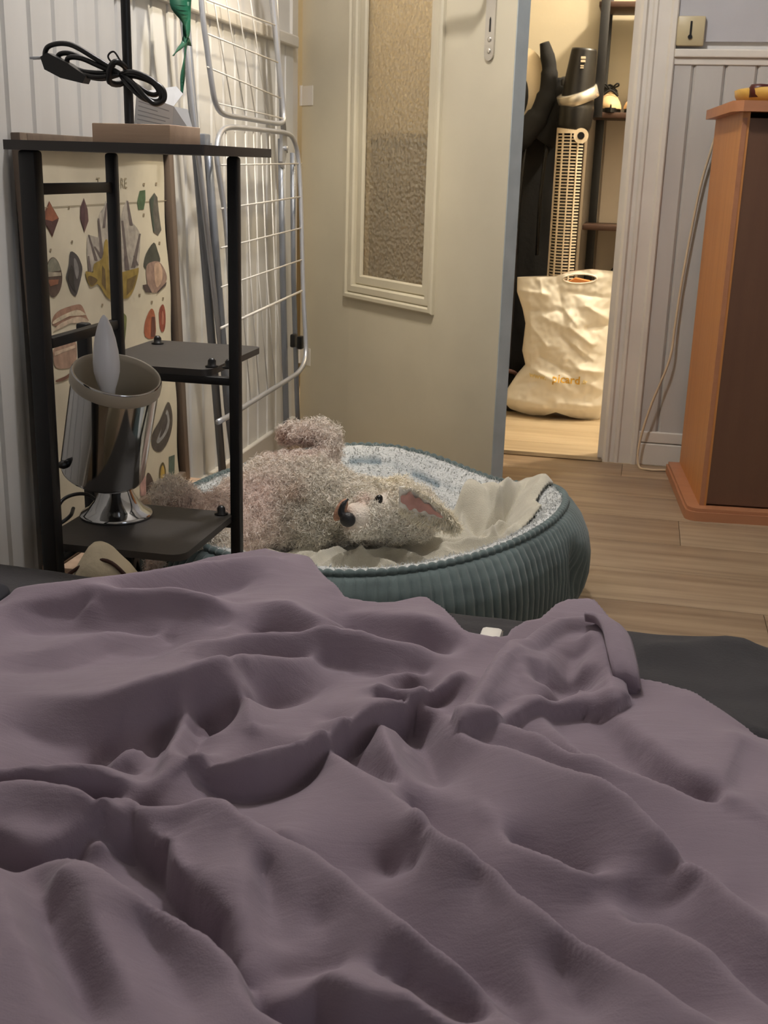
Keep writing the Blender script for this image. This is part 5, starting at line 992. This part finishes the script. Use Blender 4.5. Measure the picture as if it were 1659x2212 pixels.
# ---- purple duvet
du = empty('duvet', (-.05, .6, .34), 'rumpled dusty purple duvet spread over the bed', 'duvet')
DU = [([(-0.594,0.918,0.0296),(-0.564,0.935,0.0372),(-0.541,0.928,0.0448),(-0.484,0.949,0.0524),(-0.441,0.991,0.0545),(-0.401,1.037,0.0512),(-0.358,1.07,0.0478),(-0.329,1.075,0.0444)],(0.0298,0.0207),(0.027,0.0),0.0,1),([(-0.563,0.895,0.0296),(-0.531,0.903,0.037),(-0.486,0.923,0.0444),(-0.438,0.926,0.0518),(-0.391,0.927,0.0419),(-0.358,0.915,0.0321),(-0.336,0.922,0.0222)],(0.0255,0.0118),None,0.0,1),([(-0.485,0.929,0.0533),(-0.428,0.933,0.0562),(-0.363,0.93,0.0592),(-0.346,0.936,0.0444),(-0.314,0.919,0.0296)],(0.0136,0.0296),None,0.0,1),([(-0.349,0.957,0.037),(-0.312,0.945,0.0459),(-0.286,0.939,0.0548),(-0.247,0.92,0.0503),(-0.229,0.937,0.0326),(-0.216,0.942,0.0148)],(0.0238,0.0089),None,0.0,1),([(-0.365,0.876,0.0296),(-0.332,0.872,0.0381),(-0.3,0.883,0.0465),(-0.241,0.896,0.055),(-0.208,0.897,0.0554),(-0.177,0.892,0.0478),(-0.156,0.907,0.0402),(-0.129,0.89,0.0326)],(0.0221,0.0148),None,0.0,1),([(-0.517,0.822,0.0207),(-0.495,0.83,0.0231),(-0.466,0.844,0.0255),(-0.44,0.886,0.026),(-0.409,0.889,0.0249),(-0.385,0.913,0.0237)],(0.0255,0.0118),None,0.0,1),([(-0.455,0.758,0.0237),(-0.403,0.74,0.0364),(-0.361,0.739,0.0491),(-0.322,0.762,0.0617),(-0.295,0.796,0.0626),(-0.281,0.827,0.0516),(-0.254,0.848,0.0406),(-0.241,0.886,0.0296)],(0.0289,0.0059),None,0.0,1),([(-0.302,0.815,0.0503),(-0.274,0.778,0.0464),(-0.251,0.734,0.0424),(-0.246,0.727,0.0385)],None,(0.0108,0.0326),0.0,1),([(-0.312,0.761,0.0296),(-0.3,0.699,0.0375),(-0.294,0.656,0.0345),(-0.301,0.651,0.0207)],(0.0085,0.0148),(0.0144,0.0148),0.0,1),([(-0.247,0.979,0.0296),(-0.234,0.975,0.0365),(-0.19,0.96,0.0434),(-0.161,0.951,0.0503),(-0.148,0.949,0.0459),(-0.124,0.935,0.0414),(-0.107,0.908,0.037)],(0.017,0.0148),None,0.0,1),([(-0.292,0.639,0.0296),(-0.291,0.66,0.035),(-0.285,0.68,0.0404),(-0.27,0.683,0.0457),(-0.25,0.677,0.0511),(-0.229,0.685,0.0565),(-0.207,0.712,0.0584),(-0.187,0.753,0.0568),(-0.172,0.777,0.0552),(-0.144,0.818,0.0535),(-0.123,0.841,0.0519),(-0.113,0.856,0.0503)],(0.0068,-0.001),(0.045,0.0296),0.009,1),([(-0.175,0.818,0.0533),(-0.16,0.816,0.0488),(-0.141,0.811,0.0444),(-0.125,0.808,0.034),(-0.114,0.809,0.0237)],(0.0085,0.0049),None,0.0054,1),([(-0.417,0.618,0.0414),(-0.396,0.63,0.0444),(-0.38,0.638,0.0474),(-0.353,0.639,0.0503),(-0.335,0.645,0.0464),(-0.319,0.647,0.0424),(-0.309,0.646,0.0385)],(0.0068,-0.0099),(0.027,0.0059),0.0072,1),([(-0.408,0.603,0.0355),(-0.387,0.613,0.0391),(-0.371,0.616,0.0426),(-0.348,0.611,0.0444),(-0.317,0.607,0.0444),(-0.296,0.606,0.0444)],(0.0187,0.0207),None,0.0,1),([(-0.366,0.694,-0.0089),(-0.359,0.714,-0.0118),(-0.341,0.705,-0.0089)],None,None,0.0,0),([(-0.396,0.593,0.0207),(-0.375,0.591,0.0217),(-0.348,0.579,0.0227),(-0.337,0.579,0.0237),(-0.327,0.594,0.0266),(-0.32,0.611,0.0296),(-0.307,0.628,0.0326)],(0.0136,-0.0099),None,0.0072,1),([(-0.3,0.62,0.0385),(-0.279,0.613,0.0418),(-0.256,0.614,0.0451),(-0.233,0.614,0.0483),(-0.216,0.603,0.0516),(-0.203,0.59,0.0497),(-0.186,0.576,0.0424),(-0.158,0.547,0.0352),(-0.148,0.538,0.028),(-0.139,0.526,0.0207)],None,(0.018,0.0178),0.0,3),([(-0.221,0.616,0.0385),(-0.202,0.575,0.04),(-0.18,0.527,0.0414),(-0.168,0.507,0.034),(-0.157,0.491,0.0266)],None,(0.0108,0.0207),0.0,3),([(-0.288,0.615,0.0385),(-0.271,0.604,0.0402),(-0.249,0.593,0.0419),(-0.235,0.572,0.0436),(-0.211,0.55,0.041),(-0.186,0.527,0.0343),(-0.166,0.494,0.0275),(-0.162,0.49,0.0207)],(0.0102,-0.0099),None,0.0108,1),([(-0.317,0.591,0.0059),(-0.293,0.603,0.0118),(-0.258,0.603,0.0178),(-0.242,0.587,0.0237),(-0.214,0.552,0.0254),(-0.192,0.527,0.0228),(-0.171,0.496,0.0203),(-0.16,0.48,0.0178)],(0.0059,-0.0158),None,0.0054,1),([(-0.16,0.48,0.0178),(-0.144,0.476,0.0296),(-0.127,0.483,0.0414),(-0.103,0.469,0.0533),(-0.076,0.467,0.0503),(-0.051,0.456,0.0474),(-0.036,0.445,0.0444)],(0.0136,-0.0099),(0.018,0.0148),0.0054,1),([(-0.411,0.6,-0.0237),(-0.39,0.611,-0.0237),(-0.37,0.612,-0.0187),(-0.346,0.62,-0.0089)],None,None,0.0,0),([(-0.325,0.618,-0.0148),(-0.296,0.628,-0.0178),(-0.255,0.625,-0.0089)],None,None,0.0,0),([(-0.299,0.719,-0.0148),(-0.311,0.752,-0.0187),(-0.301,0.763,-0.0138),(-0.284,0.752,0.0)],None,None,0.0,0),([(-0.319,0.704,-0.0118),(-0.324,0.73,-0.0148),(-0.322,0.761,-0.0148)],None,None,0.0,0),([(-0.277,0.654,0.0266),(-0.281,0.668,0.0276),(-0.279,0.675,0.0286),(-0.271,0.674,0.0296),(-0.266,0.674,0.0257),(-0.246,0.692,0.0217),(-0.213,0.719,0.0178)],None,None,0.0,1),([(-0.343,0.54,0.0148),(-0.33,0.543,0.0229),(-0.32,0.549,0.0309),(-0.306,0.545,0.039),(-0.285,0.531,0.0471),(-0.252,0.51,0.0552),(-0.212,0.492,0.0565),(-0.187,0.482,0.0511),(-0.171,0.471,0.0457),(-0.156,0.451,0.0404),(-0.141,0.445,0.035),(-0.121,0.444,0.0296)],None,(0.0108,0.0059),0.0,1),([(-0.301,0.522,0.0503),(-0.278,0.508,0.0503),(-0.256,0.481,0.0503),(-0.224,0.449,0.0429),(-0.19,0.413,0.0355)],None,(0.027,0.0266),0.0,1),([(-0.35,0.541,0.0296),(-0.327,0.51,0.04),(-0.29,0.463,0.0503),(-0.267,0.44,0.0474),(-0.228,0.393,0.0444)],None,(0.0216,0.0178),0.0,1),([(-0.226,0.764,0.0296),(-0.191,0.722,0.035),(-0.152,0.678,0.0405),(-0.12,0.647,0.0459),(-0.099,0.62,0.0513),(-0.11,0.626,0.0567),(-0.085,0.593,0.0622),(-0.064,0.579,0.0617),(-0.038,0.555,0.0612),(-0.003,0.523,0.0607),(0.016,0.507,0.0602),(0.039,0.488,0.0597),(0.077,0.454,0.0592)],None,(0.0234,0.0059),0.0,1),([(-0.209,0.603,0.0444),(-0.168,0.58,0.0481),(-0.129,0.547,0.0518),(-0.093,0.514,0.0555),(-0.093,0.512,0.0592),(-0.083,0.506,0.0555),(-0.061,0.493,0.0518),(-0.048,0.486,0.0481),(-0.019,0.452,0.0444)],None,(0.018,0.0148),0.0,1),([(-0.062,0.571,0.0385),(-0.042,0.537,0.0424),(-0.026,0.512,0.0414),(-0.006,0.468,0.0355)],None,(0.0198,0.0266),0.0,1),([(-0.156,0.873,-0.003),(-0.147,0.835,-0.003),(-0.134,0.79,0.001),(-0.103,0.711,0.0089)],None,None,0.0,0),([(-0.164,0.771,0.0385),(-0.14,0.711,0.0414),(-0.121,0.682,0.0266)],None,(0.0126,0.0237),0.0,1),([(-0.125,0.81,0.0296),(-0.106,0.778,0.0349),(-0.089,0.78,0.0401),(-0.069,0.777,0.0454),(-0.043,0.76,0.0506),(-0.016,0.736,0.0516),(0.01,0.728,0.0483),(0.042,0.716,0.0451),(0.073,0.698,0.0418),(0.124,0.666,0.0385)],None,(0.0117,0.0207),0.0,1),([(-0.14,0.813,0.0207),(-0.118,0.79,0.0296),(-0.1,0.758,0.0385),(-0.057,0.729,0.0474),(-0.022,0.704,0.0562),(0.01,0.674,0.0651),(0.026,0.66,0.0616),(0.047,0.632,0.058),(0.068,0.61,0.0545),(0.087,0.584,0.0509),(0.109,0.551,0.0474)],None,(0.0144,0.0266),0.0,1),([(-0.086,0.705,0.0266),(-0.059,0.664,0.0306),(-0.045,0.633,0.0345),(-0.007,0.615,0.0385),(0.014,0.613,0.0355),(0.057,0.623,0.0326),(0.078,0.621,0.0296)],(0.017,0.0207),None,0.0,1),([(-0.083,0.717,0.0296),(-0.068,0.67,0.0326),(-0.053,0.655,0.0266)],None,None,0.0,1),([(0.007,0.611,0.0207),(0.026,0.58,0.0326),(0.048,0.56,0.0444),(0.065,0.538,0.0497),(0.076,0.523,0.0485),(0.101,0.49,0.0474)],None,(0.018,0.0178),0.0,1),([(-0.059,0.854,0.0266),(-0.026,0.782,0.0385),(0.009,0.732,0.0503),(0.058,0.706,0.0459),(0.125,0.675,0.0414)],None,(0.009,0.0207),0.0,1),([(-0.009,0.891,0.0207),(0.008,0.841,0.0326),(0.034,0.779,0.0444),(0.058,0.737,0.0491),(0.088,0.707,0.0468),(0.124,0.673,0.0444)],(0.0102,0.0207),None,0.0,1),([(0.018,0.866,0.0326),(0.042,0.874,0.0349),(0.065,0.864,0.0373),(0.086,0.854,0.0367),(0.102,0.834,0.0332),(0.125,0.814,0.0296)],None,None,0.0,1),([(0.099,0.797,0.0503),(0.092,0.751,0.0503),(0.084,0.714,0.0513),(0.088,0.695,0.0533)],None,(0.0072,0.0429),0.0,1),([(-0.063,0.662,0.0059),(-0.029,0.64,0.0015),(-0.005,0.626,-0.003),(0.022,0.594,0.0015),(0.045,0.571,0.0059)],None,None,0.0,0),([(-0.115,0.501,0.0296),(-0.096,0.485,0.0391),(-0.075,0.469,0.0485),(-0.056,0.458,0.0515),(-0.038,0.456,0.048),(-0.014,0.442,0.0444)],(0.017,-0.0059),(0.027,0.0178),0.0,1)]
DOUT = [(-0.61,0.77),(-0.592,0.912),(-0.572,0.928),(-0.595,0.987),(-0.591,1.008),(-0.536,1.051),(-0.491,1.105),(-0.449,1.147),(-0.378,1.18),(-0.342,1.151),(-0.302,1.122),(-0.266,1.061),(-0.24,1.023),(-0.206,1.017),(-0.185,1.04),(-0.161,1.034),(-0.136,0.999),(-0.114,0.961),(-0.102,0.962),(-0.102,0.973),(-0.089,1.004),(-0.078,1.013),(-0.066,1.056),(-0.052,1.077),(-0.025,1.091),(-0.002,1.085),(0.016,1.038),(0.02,0.979),(0.025,0.919),(0.053,0.909),(0.082,0.893),(0.096,0.873),(0.122,0.846),(0.145,0.81),(0.193,0.75),(0.62,0.45),(0.72,-0.28),(-0.72,-0.28),(-0.73,0.8)]
xs = np.arange(-.74, .80, .0028); ys = np.arange(-.30, 1.16, .0028); X, Y = np.meshgrid(xs, ys)
msk = inside(DOUT, X, Y)
# distance to the outline -> rounded drop at the border
Pn = np.array(DOUT); best = np.full(X.shape, 1e9)
for k in range(len(Pn)):
    a = Pn[k]; b = Pn[(k+1) % len(Pn)]; d = b-a; t = np.clip(((X-a[0])*d[0]+(Y-a[1])*d[1])/(d@d+1e-12), 0, 1); best = np.minimum(best, np.hypot(X-a[0]-t*d[0], Y-a[1]-t*d[1]))
edge = np.clip(best/.022, 0, 1)
ZB = .345
# taut membrane stretched between crest and valley lines: Laplace solve with soft line constraints
def densify(P, st=.0022):
    P = np.array(P, float); out = []; n = len(P)
    Q = spline([Vector(p) for p in P], 8) if n > 2 else [Vector(p) for p in P]
    for a, b in zip(Q[:-1], Q[1:]):
        k = max(1, int((b-a).length/st)); out += [a.lerp(b, t/k) for t in range(k)]
    return np.array([tuple(q) for q in out+[Q[-1]]])
hs = .0028; ny, nx = X.shape; CW = np.zeros(X.shape); CH = np.zeros(X.shape); sx = np.zeros(X.shape); sy = np.zeros(X.shape)
def stamp(P, w):
    j = np.round((P[:, 0]-xs[0])/hs).astype(int); i = np.round((P[:, 1]-ys[0])/hs).astype(int)
    ok = (i >= 0) & (i < ny) & (j >= 0) & (j < nx); np.add.at(CW, (i[ok], j[ok]), w[ok]); np.add.at(CH, (i[ok], j[ok]), (w*P[:, 2])[ok])
ALL = [densify(q[0])[::2, :2] for q in DU]
for qi, (pts, near, far, lip, ends) in enumerate(DU):
    OTH = np.concatenate([a for k, a in enumerate(ALL) if k != qi and DU[k][4]])
    P = densify(pts); n = len(P); t = np.linspace(0, 1, n); te = {0: np.minimum(t, 1-t), 1: np.minimum(t, 1-t), 2: t, 3: 1-t}[ends]; tap = np.clip(te*10, .04, 1)
    d = np.gradient(P[:, :2], axis=0); d /= np.linalg.norm(d, axis=1)[:, None]+1e-9; nl = np.stack([-d[:, 1], d[:, 0]], 1)   # left = far side
    if not ends: md_ = np.array([np.min(np.hypot(OTH[:, 0]-q[0], OTH[:, 1]-q[1])) for q in P]); tap = tap*.7*np.clip((md_-.006)/.010, 0, 1)
    stamp(P, tap*1.0)
    for off, sg in ((near, -1), (far, 1)):
        if off:
            Q = P.copy(); Q[:, :2] += nl*sg*off[0]; Q[:, 2] = np.minimum(P[:, 2], off[1]+(P[:, 2]-off[1])*(1-np.clip(te*6, 0, 1))); md_ = np.array([np.min(np.hypot(OTH[:, 0]-q[0], OTH[:, 1]-q[1])) for q in Q]); stamp(Q, tap**2*.6*np.clip((md_-.004)/.007, 0, 1))
    if lip:
        for k in range(0, n, 2):
            i0 = int((P[k, 1]-ys[0])/hs); j0 = int((P[k, 0]-xs[0])/hs)
            a, b = max(0, i0-9), i0+10; c_, e = max(0, j0-9), j0+10
            if a >= ny or c_ >= nx or b <= 0 or e <= 0: continue
            r2 = (X[a:b, c_:e]-P[k, 0])**2+(Y[a:b, c_:e]-P[k, 1])**2; g_ = np.exp(-r2/.010**2)*lip*tap[k]
            sx[a:b, c_:e] = np.where(np.abs(g_) > np.hypot(sx[a:b, c_:e], sy[a:b, c_:e]), -nl[k, 0]*g_, sx[a:b, c_:e]); sy[a:b, c_:e] = np.where(np.abs(g_) > np.abs(sy[a:b, c_:e]), -nl[k, 1]*g_, sy[a:b, c_:e])
def solve(CW, CH, lev):
    ny, nx = CW.shape
    if lev > 0:
        py, px = ny % 2, nx % 2; a = np.pad(CW, ((0, py), (0, px))); b = np.pad(CH, ((0, py), (0, px)))
        f4 = lambda q: q[::2, ::2]+q[1::2, ::2]+q[::2, 1::2]+q[1::2, 1::2]
        h = solve(f4(a), f4(b), lev-1); h = np.repeat(np.repeat(h, 2, 0), 2, 1)[:ny, :nx]
    else: h = np.full(CW.shape, .015)
    W_ = CW*3.0*(4 if lev == 5 else 1); tgt = np.where(CW > 0, CH/np.maximum(CW, 1e-9), 0); W_ = np.minimum(W_, 8.)
    for it in range(90 if lev else 300):
        p = np.pad(h, 1, mode='edge'); av = (p[:-2, 1:-1]+p[2:, 1:-1]+p[1:-1, :-2]+p[1:-1, 2:]); h = (av+W_*tgt)/(4+W_)
    return h
HM = solve(CW, CH, 5)
def blur(q, k, n=1):
    kk = np.exp(-np.linspace(-2, 2, 2*k+1)**2); kk /= kk.sum()
    for _ in range(n):
        for ax_ in (0, 1): q = np.apply_along_axis(lambda u: np.convolve(np.pad(u, k, mode='edge'), kk, 'valid'), ax_, q)
    return q
HM = .64*blur(HM, 2)+.36*blur(HM, 6)
sx = blur(sx, 2); sy = blur(sy, 2)
H0 = np.full(X.shape, ZB); H = HM
def fbm(x, y, s, o): return noise.noise(Vector((x*s, y*s, o)))
lo_x = xs[::3]; lo_y = ys[::3]
N1 = np.array([[fbm(x*.55+y*.85, (y*.55-x*.85)*2.6, 7, 1)*.0030+fbm(x*.5+y*.9, (y*.5-x*.9)*2.2, 19, 7)*.0016 for x in lo_x] for y in lo_y])
N1 = blur(np.repeat(np.repeat(N1, 3, 0), 3, 1)[:X.shape[0], :X.shape[1]], 3)
# flap folded on top, with its own creases
FLP = [(-0.096,0.848),(-0.093,0.887),(-0.085,0.925),(-0.072,0.931),(-0.061,0.965),(-0.049,0.989),(-0.024,1.003),(-0.002,0.997),(0.011,0.957),(0.017,0.909),(0.023,0.848),(0.014,0.831),(0.005,0.833),(-0.012,0.837),(-0.038,0.825),(-0.055,0.809),(-0.069,0.783),(-0.083,0.77),(-0.102,0.762),(-0.11,0.784)]
fin = inside(FLP, X, Y); Pn = np.array(FLP); bf = np.full(X.shape, 1e9)
for k in range(len(Pn)):
    a = Pn[k]; b = Pn[(k+1) % len(Pn)]; d = b-a; t = np.clip(((X-a[0])*d[0]+(Y-a[1])*d[1])/(d@d+1e-12), 0, 1); bf = np.minimum(bf, np.hypot(X-a[0]-t*d[0], Y-a[1]-t*d[1]))
FH = .028*np.sqrt(1-(1-np.clip(bf/.022, 0, 1))**2)*fin
G = np.zeros_like(X); seg_ridges(X, Y, G, [([(-0.06,0.893),(-0.049,0.873),(-0.039,0.874),(-0.026,0.896),(-0.02,0.951)],-0.016,0.014,0.01,0,2),([(-0.043,0.827),(-0.032,0.853),(-0.017,0.888),(-0.013,0.863)],-0.014,0.01,0.008,0,2),([(-0.097,0.755),(-0.092,0.813),(-0.088,0.87),(-0.069,0.903),(-0.054,0.87),(-0.034,0.857)],0.012,0.02,0.02,0,1.5),([(-0.017,0.888),(-0.02,0.941),(-0.01,0.971)],0.01,0.01,0.01,0,1.5),([(-0.082,0.791),(-0.066,0.812),(-0.052,0.808)],-0.008,0.01,0.008,0,2),([(-0.01,0.966),(0.001,0.905),(0.01,0.825)],0.01,0.012,0.012,0,1.5)]); H = (H+N1)*(1-.75*(fin*np.clip(bf/.02, 0, 1)))+FH+G*fin*np.clip(bf/.02, 0, 1)
Z = .330+(H0-.330)*np.sqrt(1-(1-edge)**2)+H*np.clip(edge*1.3, 0, 1)
Z = np.maximum(Z, .335)
def mg2(name, X, Y, Z, msk, m, parent, off):
    o = masked_grid(name, X-off[0], Y-off[1], Z-off[2], msk, m, parent, .006); return o
dm = mat('dusty purple cotton', srgb(130, 115, 126), .9, var=.04, vscale=5, bump=.10, bscale=900, sheen=.1, stretch=(1, 1, 1))
# fine creases in the cotton
N = dm.node_tree.nodes; L = dm.node_tree.links; B = N['Principled BSDF']; oldn = B.inputs['Normal'].links[0].from_socket
tc = N.new('ShaderNodeTexCoord'); mp = N.new('ShaderNodeMapping'); mp.inputs['Rotation'].default_value = (0, 0, R(-52)); mp.inputs['Scale'].default_value = (3.2, 14, 8)
n3 = N.new('ShaderNodeTexNoise'); n3.inputs['Scale'].default_value = 3.2; n3.inputs['Detail'].default_value = 6; n3.inputs['Roughness'].default_value = .6; n3.inputs['Distortion'].default_value = .5
L.new(tc.outputs['Object'], mp.inputs[0]); L.new(mp.outputs[0], n3.inputs[0]); b3 = N.new('ShaderNodeBump'); b3.inputs['Strength'].default_value = .13; b3.inputs['Distance'].default_value = .012
L.new(n3.outputs[0], b3.inputs['Height']); L.new(oldn, b3.inputs['Normal']); L.new(b3.outputs[0], B.inputs['Normal'])
mg2('cover', X+sx, Y+sy, Z, msk, dm, du, (-.05, .6, .34))
def zat(x, y):
    i = int(np.clip(round((y-ys[0])/.0028), 0, len(ys)-1)); j = int(np.clip(round((x-xs[0])/.0028), 0, len(xs)-1)); return float(Z[i, j])
# hem cuff standing at the end of the folded flap
HEM = [(-0.022,0.988,0.397),(-0.012,0.971,0.402),(-0.005,0.944,0.404),(0.001,0.901,0.402),(0.007,0.873,0.394),(0.012,0.871,0.374)]
hp = spline([Vector(p) for p in HEM], 8); v = []; f = []
wv_ = Vector((.021, -.004, 0))
for i, p in enumerate(hp):
    t = i/(len(hp)-1); sw = wv_*(.75+.35*math.sin(t*3)); o2 = Vector((0, 0, -.002))
    sec = [p-Vector((.0, 0, .0015)), p+Vector((.001, 0, .0015)), p+sw*.12+Vector((0, 0, -.0005)), p+sw*.5+Vector((0, 0, .0022)), p+sw*.95+o2, p+sw+o2+Vector((.002, 0, -.003)), p+sw*.9+Vector((0, 0, -.008)), p+sw*.1+Vector((0, 0, -.008))]
    v += [q-Vector((-.05, .6, .34)) for q in sec]
for i in range(len(hp)-1):
    for j in range(8): f.append((8*i+j, 8*i+(j+1) % 8, 8*i+8+(j+1) % 8, 8*i+8+j))
f += [tuple(range(7, -1, -1)), tuple(len(v)-8+j for j in range(8))]
MB().add(v, f).build('hem_band', dm, du, True)
# ---- small things on and by the bed
ch = empty('cushion', (-.665, 1.03, .327), 'flat navy black cushion with cream piping at the left edge of the bed', 'cushion')
softbox('cushion_body', (-.06, -.30, .0), (.055, .01, .018), M['navy'], ch, (0, 0, 0), .004)
MB().tube([(-.06, -.02, .021), (-.02, -.02, .022), (.02, -.022, .022), (.035, -.03, .021), (.048, -.05, .018)], .0022, 8, smooth=6).build('piping', M['cord'], ch, True)
wt = empty('white_case', (-0.111, 1.048, .328), 'small rounded white case peeking out behind the duvet fold on the charcoal sheet', 'case')
MB().box((-.012, -.02, 0), (.010, .02, .014), bev=.005).build('case_body', M['whitep'], wt, 'auto')
MB().box((-.0115, -.0203, .0085), (.0095, .0203, .0095), bev=.0004).build('lid_seam', M['beige'], wt)
cu = empty('beige_cushion', (-.63, 1.27, 0), 'pale beige cotton cushion standing on the floor under the lowest shelf', 'cushion')
bm = bmesh.new(); bmesh.ops.create_uvsphere(bm, u_segments=48, v_segments=28, radius=1)
v = []
for q in bm.verts:
    p = q.co; w = Vector((math.copysign(abs(p.x)**.8, p.x)*.085, math.copysign(abs(p.y)**.9, p.y)*.05, (p.z+1)*.156)); w.x *= 1-.5*max(0, p.z)**1.5; w += p*noise.noise(w*30)*.008; v.append(w)
f = [[w.index for w in q.verts] for q in bm.faces]; bm.free(); MB().add(v, f).build('cushion_cover', M['cushion'], cu, True)
MB().tube([(-.08, -.02, .16), (-.05, -.03, .26), (0, -.02, .297), (.035, -.02, .283), (.06, -.01, .23)], .0025, 8, smooth=6).build('piping', M['brown'], cu, True)
